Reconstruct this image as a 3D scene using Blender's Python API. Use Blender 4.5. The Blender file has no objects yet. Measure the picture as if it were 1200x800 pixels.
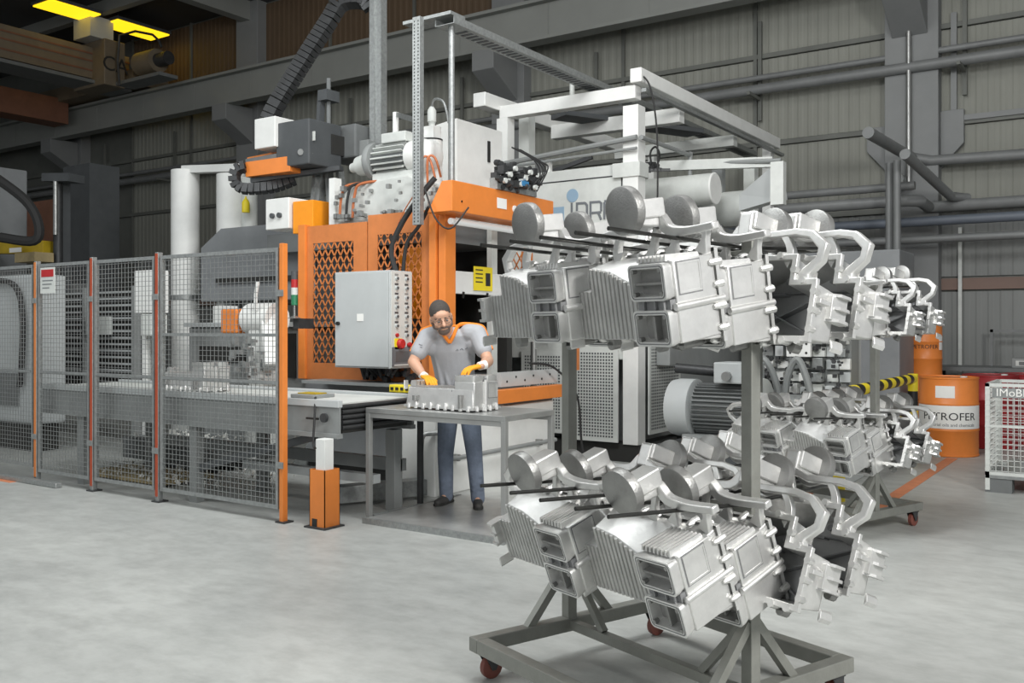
import bpy, bmesh, math, random
from mathutils import Vector, Matrix, Euler
PI = math.pi
R = math.radians
random.seed(7)
COL = bpy.context.scene.collection
SC = bpy.context.scene

# ------------------------------------------------------------------ camera, light, exposure
cam_d = bpy.data.cameras.new('camera')
cam_d.sensor_width = 36; cam_d.lens = 33.15; cam_d.shift_y = -0.0125
cam_d.clip_end = 200
cam = bpy.data.objects.new('camera', cam_d); COL.objects.link(cam)
cam.location = (0, 0, 1.5); cam.rotation_euler = (R(90), 0, R(34.1))
SC.camera = cam

w = bpy.data.worlds.new('World'); SC.world = w; w.use_nodes = True
w.node_tree.nodes['Background'].inputs[0].default_value = (0.93, 0.97, 1.0, 1)
w.node_tree.nodes['Background'].inputs[1].default_value = 0.42

def area(name, loc, target, size, power, col=(1, 1, 1), size_y=None):
    l = bpy.data.lights.new(name, 'AREA'); l.energy = power; l.color = col
    l.shape = 'RECTANGLE'; l.size = size; l.size_y = size_y or size
    o = bpy.data.objects.new(name, l); COL.objects.link(o)
    o.location = loc
    o.rotation_euler = (Vector(target) - Vector(loc)).to_track_quat('-Z', 'Y').to_euler()
    return o
area('key_softbox', (3.6, 1.7, 4.3), (-2.2, 4.4, 0.9), 1.5, 490, (1, 0.985, 0.96))
area('overhead_bank', (-4.5, 3.2, 7.4), (-4.6, 4.4, 0.0), 5.0, 325, (0.97, 1, 1), 3.0)
area('left_fill', (-9.5, 1.5, 5.5), (-8.5, 4.5, 0.0), 3.0, 150, (0.97, 1, 1))  # soft fill added to brighten the left floor and cell
area('machine_fill', (-2.2, 4.2, 6.8), (-5.6, 9.0, 2.4), 2.0, 230, (1, 1, 1))
area('hall_fill', (-3.0, 8.5, 8.6), (-5.0, 15.0, 3.5), 6.0, 90, (1, .99, .95), 2.0)  # fill light added to lift the back wall, no fixture hangs here
area('hall_fill', (-13.0, 8.5, 8.6), (-15.0, 15.0, 3.5), 6.0, 60, (1, .99, .95), 2.0)  # second added fill for the wall, farther left
area('camera_fill', (-2.6, -1.2, 3.0), (-1.4, 4.2, 1.2), 1.6, 30, (1, 1, 1))

SC.view_settings.view_transform = 'Standard'
SC.view_settings.look = 'None'
SC.view_settings.exposure = 0.0
SC.view_settings.gamma = 1.0
SC.view_settings.use_curve_mapping = False

# ------------------------------------------------------------------ materials
def lin(h):
    c = [int(h[i:i + 2], 16) / 255 for i in (0, 2, 4)]
    return tuple((x / 12.92 if x <= 0.04045 else ((x + 0.055) / 1.055) ** 2.4) for x in c) + (1,)
MATS = {}
def mat(name, col, rough=0.5, metal=0.0, var=0.0, vscale=6.0, bump=0.0, bscale=60.0, col2=None, streak=None, emit=0.0, alpha=1.0, coat=0.0):
    m = bpy.data.materials.new(name); m.use_nodes = True
    nt = m.node_tree; b = nt.nodes['Principled BSDF']
    c = lin(col)
    b.inputs['Base Color'].default_value = c
    b.inputs['Roughness'].default_value = rough
    b.inputs['Metallic'].default_value = metal
    if coat: b.inputs['Coat Weight'].default_value = coat
    if emit:
        b.inputs['Emission Color'].default_value = c; b.inputs['Emission Strength'].default_value = emit
    if alpha < 1: b.inputs['Alpha'].default_value = alpha
    if var or bump or col2:
        tc = nt.nodes.new('ShaderNodeTexCoord')
        mp = nt.nodes.new('ShaderNodeMapping'); nt.links.new(tc.outputs['Object'], mp.inputs[0])
        if streak: mp.inputs['Scale'].default_value = streak
    if var or col2:
        n = nt.nodes.new('ShaderNodeTexNoise'); n.inputs['Scale'].default_value = vscale
        n.inputs['Detail'].default_value = 6; n.inputs['Roughness'].default_value = 0.65
        nt.links.new(mp.outputs[0], n.inputs['Vector'])
        rp = nt.nodes.new('ShaderNodeValToRGB')
        c2 = lin(col2) if col2 else None
        lo = c2 if c2 else tuple(x * (1 - var) for x in c[:3]) + (1,)
        hi = c if c2 else tuple(min(1, x * (1 + var * .8)) for x in c[:3]) + (1,)
        rp.color_ramp.elements[0].position = 0.32; rp.color_ramp.elements[0].color = lo
        rp.color_ramp.elements[1].position = 0.68; rp.color_ramp.elements[1].color = hi
        nt.links.new(n.outputs['Fac'], rp.inputs[0]); nt.links.new(rp.outputs[0], b.inputs['Base Color'])
    if bump:
        n2 = nt.nodes.new('ShaderNodeTexNoise'); n2.inputs['Scale'].default_value = bscale
        n2.inputs['Detail'].default_value = 4
        nt.links.new(mp.outputs[0], n2.inputs['Vector'])
        bp = nt.nodes.new('ShaderNodeBump'); bp.inputs['Strength'].default_value = bump; bp.inputs['Distance'].default_value = 0.01
        nt.links.new(n2.outputs['Fac'], bp.inputs['Height']); nt.links.new(bp.outputs[0], b.inputs['Normal'])
    MATS[name] = m
    return m
mat('cast', 'BFBFBD', 0.46, 0.78, 0.14, 9, 0.12, 60)
mat('cast_bright', 'DEDEDC', 0.42, 0.78, 0.12, 7, 0.08, 50)
mat('cast_matte', '9C9C9A', 0.45, 0.8, 0.10, 14, 0.2, 120)
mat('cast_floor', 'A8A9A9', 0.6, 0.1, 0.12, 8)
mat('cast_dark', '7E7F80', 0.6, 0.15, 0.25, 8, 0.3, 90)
mat('rack_steel', '8C8D87', 0.42, 0.4, 0.12, 8, 0.1, 80)
mat('rod', '4A4A48', 0.3, 0.85)
mat('steel', 'A0A19F', 0.38, 0.8, 0.15, 6)
mat('galv', '9FA2A1', 0.45, 0.6, 0.2, 30)
mat('dark_steel', '48494A', 0.5, 0.5, 0.2, 8)
mat('black', '1B1B1B', 0.5)
mat('rubber', '2A2A2A', 0.75)
mat('red_wheel', '7A463C', 0.5)
mat('orange', 'E2843A', 0.42, 0, 0.07, 5)
mat('orange_dull', 'CC7B42', 0.5, 0, 0.1, 6)
mat('orange_red', 'A8472A', 0.5, 0, 0.1, 6)
mat('amber', 'F79A1E', 0.4, 0, 0.06, 5)
mat('white', 'E4E5E2', 0.45, 0, 0.05, 5)
mat('offwhite', 'CDD0CC', 0.5, 0, 0.10, 4)
mat('lightgrey', 'B9BDBD', 0.5, 0, 0.05, 3)
mat('grey', '8B8E8D', 0.5, 0, 0.10, 4)
mat('midgrey', '6E7171', 0.55, 0, 0.12, 4)
mat('darkgrey', '4C4F51', 0.55, 0, 0.12, 4)
mat('vdark', '2C2C2A', 0.65, 0, 0.2, 5)
mat('greenish', '85888A', 0.55, 0, 0.12, 2)
mat('yellow', 'EFD82A', 0.5)
mat('yellow_dull', 'B79B1E', 0.55, 0, 0.15, 4)
mat('red', 'B3282A', 0.45, 0, 0.1, 5)
mat('drum_red', '97282C', 0.4, 0.1, 0.1, 5)
mat('green', '2E7A56', 0.4)
mat('blue', '8FA9BE', 0.5)
mat('valve_blue', '3C7FB0', 0.4)
mat('copper', 'C4764E', 0.4, 0.3)
mat('paper', 'ECECE8', 0.7)
mat('ink', '2A2A2C', 0.6)
mat('letter_grey', '6F7377', 0.5)
mat('tan', '746958', 0.6, 0, 0.12, 3)
mat('brown_beam', '7A5340', 0.6, 0, 0.15, 3)
mat('wall', '8C8D85', 0.65, 0, 0.10, 1.6, 0, 60, None, (1.0, 1.0, 0.25))
mat('wall_lo', '858785', 0.6, 0, 0.08, 1.2, 0, 60, None, (1.0, 1.0, 0.25))
mat('wall_trim', '6A6C67', 0.6, 0, 0.12, 2)
mat('column', '848686', 0.6, 0, 0.08, 1.2)
mat('pipe', '7C7E7E', 0.5, 0.1, 0.12, 3)
mat('pipe_blue', '656C76', 0.5, 0, 0.1, 3)
mat('band', '7F695F', 0.6, 0, 0.08, 2)
mat('amber_glazing', '64523F', 0.6, 0, 0.12, 1.2)
mat('eye', 'B9B2AA', 0.5)
mat('ceiling', '4A4B4B', 0.8, 0, 0.1, 1)
mat('beam', '8A8C88', 0.6, 0, 0.07, 1)
mat('skin', 'C99C82', 0.55, 0, 0.05, 30)
mat('hair', '4C4743', 0.85, 0, 0.3, 150, 0.6, 250)
mat('beard', '6F6058', 0.85, 0, 0.3, 150, 0.5, 250)
mat('shirt', 'A9ABAF', 0.85, 0, 0.05, 10, 0.35, 14)
mat('shirt_orange', 'F08A2C', 0.8)
mat('jeans', '6A7484', 0.9, 0, 0.22, 9, 0.3, 40)
mat('glove', 'F2A324', 0.7, 0, 0.06, 30, 0.2, 200)
mat('cuff', 'E8E6E0', 0.8)
mat('shoe', '3E3D3C', 0.7)
mat('aluchip', 'E0E0DA', 0.5, 0.2, 0.2, 40)
mat('screen', '5A5F62', 0.25)
mat('lamp_yellow', 'FFD21E', 0.5, 0, emit=1.35)
mat('tube_light', 'DDE0DF', 0.3, 0, emit=0.25)
mat('floor_orange', 'D08560', 0.6, 0, 0.12, 8)
mat('wood', 'A89872', 0.7, 0, 0.15, 8)
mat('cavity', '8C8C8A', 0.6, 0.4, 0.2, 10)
mat('glass', 'E8EEF0', 0.1, 0, alpha=0.25)

mat('steel_top', 'A6A7A5', 0.35, 0.6, 0.15, 4)
mat('table_leg', '9A9B99', 0.45, 0.4, 0.1, 4)
mat('deck', 'B0B1AF', 0.35, 0.5, 0.2, 4)
def floor_material():
    m = bpy.data.materials.new('floor_concrete'); m.use_nodes = True
    nt = m.node_tree; b = nt.nodes['Principled BSDF']; L = nt.links
    tc = nt.nodes.new('ShaderNodeTexCoord')
    def noise(s, det, sc=(1, 1, 1)):
        mp = nt.nodes.new('ShaderNodeMapping'); mp.inputs['Scale'].default_value = sc
        L.new(tc.outputs['Object'], mp.inputs[0])
        n = nt.nodes.new('ShaderNodeTexNoise'); n.inputs['Scale'].default_value = s; n.inputs['Detail'].default_value = det
        n.inputs['Roughness'].default_value = 0.65
        L.new(mp.outputs[0], n.inputs['Vector']); return n
    n1 = noise(0.55, 8); n2 = noise(5.0, 8, (1, 1.6, 1)); n3 = noise(60, 3)
    r1 = nt.nodes.new('ShaderNodeValToRGB')
    r1.color_ramp.elements[0].position = 0.3; r1.color_ramp.elements[0].color = lin('A2A4A2')
    r1.color_ramp.elements[1].position = 0.7; r1.color_ramp.elements[1].color = lin('B7B9B6')
    L.new(n1.outputs['Fac'], r1.inputs[0])
    r2 = nt.nodes.new('ShaderNodeValToRGB')
    r2.color_ramp.elements[0].position = 0.3; r2.color_ramp.elements[0].color = (0.84, 0.84, 0.83, 1)
    r2.color_ramp.elements[1].position = 0.62; r2.color_ramp.elements[1].color = (1.08, 1.08, 1.07, 1)
    L.new(n2.outputs['Fac'], r2.inputs[0])
    mx = nt.nodes.new('ShaderNodeMix'); mx.data_type = 'RGBA'; mx.blend_type = 'MULTIPLY'; mx.inputs[0].default_value = 1
    L.new(r1.outputs[0], mx.inputs[6]); L.new(r2.outputs[0], mx.inputs[7])
    # oily, dirty ground inside the guarded cell (a stain with its own edge at the fence)
    sx = nt.nodes.new('ShaderNodeSeparateXYZ'); L.new(tc.outputs['Object'], sx.inputs[0])
    ad = nt.nodes.new('ShaderNodeMath'); ad.operation = 'MULTIPLY_ADD'; ad.inputs[1].default_value = 0.30
    L.new(n2.outputs['Fac'], ad.inputs[0]); L.new(sx.outputs['Y'], ad.inputs[2])
    st = nt.nodes.new('ShaderNodeMapRange'); st.inputs[1].default_value = 5.10; st.inputs[2].default_value = 5.35
    L.new(ad.outputs[0], st.inputs[0])
    st2 = nt.nodes.new('ShaderNodeMapRange'); st2.inputs[1].default_value = -4.9; st2.inputs[2].default_value = -5.6
    L.new(sx.outputs['X'], st2.inputs[0])
    ml = nt.nodes.new('ShaderNodeMath'); ml.operation = 'MULTIPLY'; L.new(st.outputs[0], ml.inputs[0]); L.new(st2.outputs[0], ml.inputs[1])
    m2 = nt.nodes.new('ShaderNodeMix'); m2.data_type = 'RGBA'
    L.new(ml.outputs[0], m2.inputs[0]); L.new(mx.outputs[2], m2.inputs[6]); m2.inputs[7].default_value = lin('63645F')
    L.new(m2.outputs[2], b.inputs['Base Color'])
    b.inputs['Roughness'].default_value = 0.42
    b.inputs['Specular IOR Level'].default_value = 0.35
    bp = nt.nodes.new('ShaderNodeBump'); bp.inputs['Strength'].default_value = 0.08; bp.inputs['Distance'].default_value = 0.01
    L.new(n3.outputs['Fac'], bp.inputs['Height']); L.new(bp.outputs[0], b.inputs['Normal'])
    MATS['floor'] = m
floor_material()

# ------------------------------------------------------------------ mesh helpers
def V(*a): return Vector(a)
WM = {}                                   # world matrices of the parents made so far
class MB:
    def __init__(s): s.v = []; s.f = []; s.M = None; s.smooth = False
    def add(s, vs, fs):
        o = len(s.v)
        if s.M is not None: vs = [s.M @ Vector(q) for q in vs]
        s.v += [tuple(q) for q in vs]; s.f += [tuple(i + o for i in f) for f in fs]
        return s
    def box(s, x0, x1, y0, y1, z0, z1):
        return s.add([(x0, y0, z0), (x1, y0, z0), (x1, y1, z0), (x0, y1, z0), (x0, y0, z1), (x1, y0, z1), (x1, y1, z1), (x0, y1, z1)],
                     [(0, 3, 2, 1), (4, 5, 6, 7), (0, 1, 5, 4), (1, 2, 6, 5), (2, 3, 7, 6), (3, 0, 4, 7)])
    def cbox(s, c, d): return s.box(c[0] - d[0] / 2, c[0] + d[0] / 2, c[1] - d[1] / 2, c[1] + d[1] / 2, c[2] - d[2] / 2, c[2] + d[2] / 2)
    def rings(s, rs, cap0=True, cap1=True, close=True):
        n = len(rs[0]); vs = [q for r in rs for q in r]; fs = []
        for i in range(len(rs) - 1):
            for k in range(n if close else n - 1):
                a = i * n + k; b = i * n + (k + 1) % n
                fs.append((a, b, b + n, a + n))
        if cap0: fs.append(tuple(range(n - 1, -1, -1)))
        if cap1: fs.append(tuple((len(rs) - 1) * n + k for k in range(n)))
        return s.add(vs, fs)
    def prism(s, poly, lo, hi, plane='xz'):
        if plane == 'xz': g = lambda p, t: (p[0], t, p[1])
        elif plane == 'xy': g = lambda p, t: (p[0], p[1], t)
        else: g = lambda p, t: (t, p[0], p[1])
        return s.rings([[g(p, lo) for p in poly], [g(p, hi) for p in poly]])
    def cyl(s, p0, p1, r0, r1=None, n=12, caps=True):
        s.smooth = True
        r1 = r0 if r1 is None else r1
        p0 = Vector(p0); p1 = Vector(p1); d = (p1 - p0).normalized()
        q = d.to_track_quat('Z', 'Y'); rs = []
        for p, r in ((p0, r0), (p1, r1)):
            rs.append([p + q @ V(r * math.cos(2 * PI * k / n), r * math.sin(2 * PI * k / n), 0) for k in range(n)])
        return s.rings(rs, caps, caps)
    def lathe(s, p0, p1, prof, n=24):      # prof: (t along 0..1, radius)
        s.smooth = True
        p0 = Vector(p0); p1 = Vector(p1); d = p1 - p0; q = d.to_track_quat('Z', 'Y')
        rs = [[p0 + d * t + q @ V(r * math.cos(2 * PI * k / n), r * math.sin(2 * PI * k / n), 0) for k in range(n)] for t, r in prof]
        return s.rings(rs)
    def tube(s, pts, r, n=8, sub=0):
        s.smooth = True
        P = [Vector(p) for p in pts]
        if sub:                            # Catmull-Rom
            Q = []
            for i in range(len(P) - 1):
                a = P[max(i - 1, 0)]; b = P[i]; c = P[i + 1]; d = P[min(i + 2, len(P) - 1)]
                for k in range(sub):
                    t = k / sub
                    Q.append(0.5 * ((2 * b) + (c - a) * t + (2 * a - 5 * b + 4 * c - d) * t * t + (3 * b - a - 3 * c + d) * t ** 3))
            Q.append(P[-1]); P = Q
        rs = []; up = None
        for i, p in enumerate(P):
            t = (P[min(i + 1, len(P) - 1)] - P[max(i - 1, 0)]).normalized()
            if up is None:
                up = V(0, 0, 1) if abs(t.z) < 0.9 else V(1, 0, 0)
            side = t.cross(up).normalized(); up = side.cross(t).normalized()
            rs.append([p + side * (r * math.cos(2 * PI * k / n)) + up * (r * math.sin(2 * PI * k / n)) for k in range(n)])
        return s.rings(rs)
    def bar(s, p0, p1, w, h, up=(0, 0, 1)):
        p0 = Vector(p0); p1 = Vector(p1); t = (p1 - p0).normalized(); up = Vector(up)
        if abs(t.dot(up)) > 0.95: up = V(1, 0, 0)
        sd = t.cross(up).normalized() * w / 2; u = sd.cross(t).normalized() * h / 2
        return s.rings([[p - sd - u, p + sd - u, p + sd + u, p - sd + u] for p in (p0, p1)])
    def ribbon(s, pts, wid, lo, hi, plane='xz', smooth=True):   # flat strip following a 2-D path, extruded lo..hi
        P = [Vector(p) for p in pts]; n = len(P)
        if not isinstance(wid, (list, tuple)): wid = [wid] * n
        if n > 2 and smooth:               # smooth the path
            Q = []; W = []
            for i in range(n - 1):
                a = P[max(i - 1, 0)]; b = P[i]; c = P[i + 1]; d = P[min(i + 2, n - 1)]
                for k in range(3):
                    t = k / 3; Q.append(0.5 * ((2 * b) + (c - a) * t + (2 * a - 5 * b + 4 * c - d) * t * t + (3 * b - a - 3 * c + d) * t ** 3)); W.append(wid[i] + (wid[i + 1] - wid[i]) * t)
            Q.append(P[-1]); W.append(wid[-1]); P = Q; wid = W; n = len(P)
        g = {'xz': lambda p, t: (p[0], t, p[1]), 'xy': lambda p, t: (p[0], p[1], t), 'yz': lambda p, t: (t, p[0], p[1])}[plane]
        rs = []
        for i in range(n):
            t = (P[min(i + 1, n - 1)] - P[max(i - 1, 0)]).normalized(); m = Vector((-t.y, t.x)) * wid[i] / 2
            if 0 < i < n - 1: m = m / max(.6, abs((P[i + 1] - P[i]).normalized().dot(t)))
            rs.append([g(P[i] + m, lo), g(P[i] - m, lo), g(P[i] - m, hi), g(P[i] + m, hi)])
        if n > 2 and smooth: s.smooth = True
        return s.rings(rs)
    def sphere(s, c, r, n=12, m=8, sc=(1, 1, 1)):
        s.smooth = True; rs = []
        for i in range(1, m):
            th = PI * i / m
            rs.append([(c[0] + r * sc[0] * math.sin(th) * math.cos(2 * PI * k / n), c[1] + r * sc[1] * math.sin(th) * math.sin(2 * PI * k / n), c[2] + r * sc[2] * math.cos(th)) for k in range(n)])
        o = len(s.v); s.rings(rs, True, True); return s
    def mesh(s, name):
        me = bpy.data.meshes.new(name); me.from_pydata(s.v, [], s.f); me.validate()
        bm = bmesh.new(); bm.from_mesh(me); bmesh.ops.recalc_face_normals(bm, faces=bm.faces); bm.to_mesh(me); bm.free()
        if s.smooth: me.shade_smooth(); me.set_sharp_from_angle(angle=R(38))
        return me
    def build(s, name, m, parent=None, bevel=0, **props):
        if parent is not None:
            inv = WM[parent].inverted(); s.v = [tuple(inv @ Vector(q)) for q in s.v]; W = WM[parent].copy(); loc = None
        else:
            n = len(s.v); loc = V(sum(q[0] for q in s.v) / n, sum(q[1] for q in s.v) / n, min(q[2] for q in s.v))
            s.v = [tuple(Vector(q) - loc) for q in s.v]; W = Matrix.Translation(loc)
        me = s.mesh(name)
        o = bpy.data.objects.new(name, me); COL.objects.link(o)
        me.materials.append(MATS[m] if isinstance(m, str) else m)
        if parent is not None: o.parent = parent; KIDS.setdefault(parent, []).append(o)
        else: o.location = loc
        WM[o] = W
        if bevel:
            b = o.modifiers.new('bevel', 'BEVEL'); b.width = bevel; b.segments = 2; b.limit_method = 'ANGLE'; b.angle_limit = R(40); b.harden_normals = False
        for k, v in props.items(): o[k] = v
        return o
def link_mesh(name, me, parent, M=None, **props):
    o = bpy.data.objects.new(name, me); COL.objects.link(o); o.parent = parent; KIDS.setdefault(parent, []).append(o)
    WM[o] = WM[parent] @ (M if M is not None else Matrix())
    if M is not None: o.matrix_local = M
    for k, v in props.items(): o[k] = v
    return o
def thing(name, label, cat, loc=(0, 0, 0), group=None, kind=None):
    o = bpy.data.objects.new(name, None); COL.objects.link(o); o.location = loc; o.empty_display_size = 0.1
    if label: o['label'] = label
    if cat: o['category'] = cat
    if group: o['group'] = group
    if kind: o['kind'] = kind
    WM[o] = Matrix.Translation(loc)
    return o
def tag(o, label, cat, group=None):
    o['label'] = label; o['category'] = cat
    if group: o['group'] = group
    return o
KIDS = {}
def copy_tree(o, parent=None):
    c = o.copy(); COL.objects.link(c)
    if parent is not None: c.parent = parent; KIDS.setdefault(parent, []).append(c)
    for ch in KIDS.get(o, ()): copy_tree(ch, c)
    return c
def text_mesh(name, txt, size, extrude=0.002, align='CENTER', shear=0.0, sx=1.0):
    cu = bpy.data.curves.new(name, 'FONT'); cu.body = txt; cu.size = size; cu.extrude = extrude; cu.align_x = align; cu.align_y = 'CENTER'; cu.shear = shear
    cu.resolution_u = 3
    t = bpy.data.objects.new('tmp', cu); COL.objects.link(t)
    dg = bpy.context.evaluated_depsgraph_get(); me = bpy.data.meshes.new_from_object(t.evaluated_get(dg))
    COL.objects.unlink(t); bpy.data.objects.remove(t); bpy.data.curves.remove(cu)
    if sx != 1.0:
        for v in me.vertices: v.co.x *= sx
    me.name = name
    return me
def text(name, txt, size, M, m, parent, **k):
    me = text_mesh(name, txt, size, **k); me.materials.clear(); me.materials.append(MATS[m])
    return link_mesh(name, me, parent, WM[parent].inverted() @ M)
def frame_M(o, ex, ez):                    # text frame: x along ex, up along ez, facing ex x ez (right handed)
    ex = Vector(ex).normalized(); ez = Vector(ez).normalized(); n = ex.cross(ez)
    return Matrix.Translation(o) @ Matrix((ex, ez, n)).transposed().to_4x4()
# pixel -> plan helpers used only to work out dimensions from the photograph
def at(px, d): u = (px - 600) / 1105; return d * (-.5606 + .8281 * u), d * (.8281 + .5606 * u)
def zat(py, d): return 1.5 + (385 - py) * d / 1105

# ------------------------------------------------------------------ the setting
YW = 15.4
f = MB().box(-34, 9, -7, YW + .3, -.1, 0).build('floor', 'floor', kind='structure')
wall = MB().box(-34, 9, YW, YW + .2, 0, 9.6).build('wall_back', 'wall_trim', kind='structure')
MB().box(-34.2, -34, -7, YW + .3, 0, 9.6).build('wall_left', 'wall_lo', kind='structure')
ceil = MB().box(-34.2, 9, -7, YW + .3, 9.3, 9.5).build('ceiling', 'ceiling', kind='structure')

def cladding(wd, z0, z1, m, pitch=.155):
    mb = MB(); n = int(wd / pitch); pr = [(0.02, 0)]
    e = (wd - .04) / n
    for k in range(n):
        x = .02 + k * e
        pr += [(x + e * .15, -.001), (x + e * .30, -.009), (x + e * .62, -.009), (x + e * .78, -.001)]
    pr.append((wd - .02, 0))
    mb.add([(x, y - .03, z) for z in (z0, z1) for x, y in pr] + [(0.02, 0, z0), (wd - .02, 0, z0), (0.02, 0, z1), (wd - .02, 0, z1)],
           [(i, i + 1, i + 1 + len(pr), i + len(pr)) for i in range(len(pr) - 1)])
    me = mb.mesh('panel'); me.materials.append(MATS[m]); return me
PW = 2.47
rows = [(0.05, 2.05, 'wall_lo'), (2.28, 3.30, 'wall_lo'), (3.34, 4.52, 'wall'), (4.62, 5.98, 'wall'), (6.08, 7.28, 'wall'), (7.45, 9.25, 'wall')]
for r, (z0, z1, m) in enumerate(rows):
    me = cladding(PW, z0, z1, m)
    mb_ = cladding(PW, z0, z1, 'amber_glazing') if r == 5 else None
    for k in range(-8, 5):
        x = -3.0 + PW * k - (.0)
        mm = mb_ if (mb_ and x < -7.9) else me
        link_mesh('panel', mm, wall, WM[wall].inverted() @ Matrix.Translation((x, YW, 0)))
mb = MB().box(-22.8, 9, YW - .06, YW - .035, 2.08, 2.25)
mb.build('band', 'band', wall, label='faded red-brown stripe across the wall cladding')
mb = MB()
for z in (3.28, 4.53, 5.99, 7.3): MB().box(-34, 9, YW - .09, YW, z, z + .075).build('girt', 'wall_trim', wall)
mb = MB()
for k in range(-8, 6): MB().box(-3.0 + PW * k - .03, -3.0 + PW * k + .03, YW - .08, YW, 0, 9.3).build('mullion', 'wall_trim', wall)
# columns with corbels
for i, x in enumerate((-3.0, -10.35, -17.9, -25.2)):
    mb = MB().box(x - .36, x + .40, YW - .30, YW - .001, 0, 9.3)
    mb.prism([(x - .36, 3.9), (x - .66, 4.25), (x - .66, 4.62), (x - .36, 4.62)], YW - .14, YW - .02)
    mb.prism([(x + .40, 3.9), (x + .72, 4.25), (x + .72, 4.75), (x + .40, 4.75)], YW - .14, YW - .02)
    mb.prism([(YW - .3, 5.9), (YW - 1.1, 6.35), (YW - 1.1, 6.72), (YW - .3, 6.72)], x - .25, x + .25, 'yz')
    mb.build('trim_%d' % (i + 1), 'column', kind='structure', bevel=.01)
# crane runway beam
mb = MB().box(-34, 9, 14.45, 14.5, 6.72, 7.42).box(-34, 9, 14.32, 14.63, 6.70, 6.76).box(-34, 9, 14.3, 14.65, 7.38, 7.44)
for x in range(-33, 9, 2): mb.box(x, x + .015, 14.44, 14.45, 6.76, 7.38)
mb.build('trim_5', 'beam', kind='structure')
# roof steel
mb = MB()
for i, y in enumerate((13.2, 9.6, 6.0, 2.4)): MB().box(-34, 9, y - .09, y + .09, 9.02, 9.3).build('trim_%d' % (6 + i), 'beam', kind='structure')
mb = MB()
for i, x in enumerate((-3.0, -10.35, -17.9, -25.2)): MB().box(x - .14, x + .14, -7, YW, 8.85, 9.3).build('trim_%d' % (10 + i), 'beam', kind='structure')
# floor line markings
def lbox(nm, x0, x1, y0, y1, m, lab, cat):
    o = MB().box(x0, x1, y0, y1, 0.0, .003).build(nm, m); tag(o, lab, cat); return o
lbox('floor_marking', -1.96, -1.84, 8.0, 11.9, 'floor_orange', 'faded orange line painted on the floor leading to the drums', 'floor marking')
lbox('floor_marking', -2.66, -2.54, 8.6, 10.6, 'floor_orange', 'orange line painted on the floor behind the rear trolley, beside the yellow post', 'floor marking')
lbox('floor_marking', -12.0, -9.2, 4.86, 4.93, 'floor_orange', 'narrow orange line on the floor outside the leftmost mesh panel', 'floor marking')
# ------------------------------------------------------------------ die castings on trolleys
def inset(poly, d):
    n = len(poly); out = []
    area2 = sum(poly[i][0] * poly[(i + 1) % n][1] - poly[(i + 1) % n][0] * poly[i][1] for i in range(n))
    sg = 1 if area2 > 0 else -1
    for i in range(n):
        p = Vector(poly[i]); a = (p - Vector(poly[i - 1])).normalized(); b = (Vector(poly[(i + 1) % n]) - p).normalized()
        na = Vector((-a.y, a.x)) * sg; nb = Vector((-b.y, b.x)) * sg
        m = (na + nb); m = m / max(m.dot(na), .3); out.append(tuple(p + m * d))
    return out
def rrect(x0, x1, z0, z1, r, n=3):
    out = []
    for cx, cz, a0 in ((x1 - r, z0 + r, -90), (x1 - r, z1 - r, 0), (x0 + r, z1 - r, 90), (x0 + r, z0 + r, 180)):
        for k in range(n + 1):
            a = R(a0 + 90 * k / n); out.append((cx + r * math.cos(a), cz + r * math.sin(a)))
    return out
def lv(poly, y): return [(p[0], y, p[1]) for p in poly]

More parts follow.
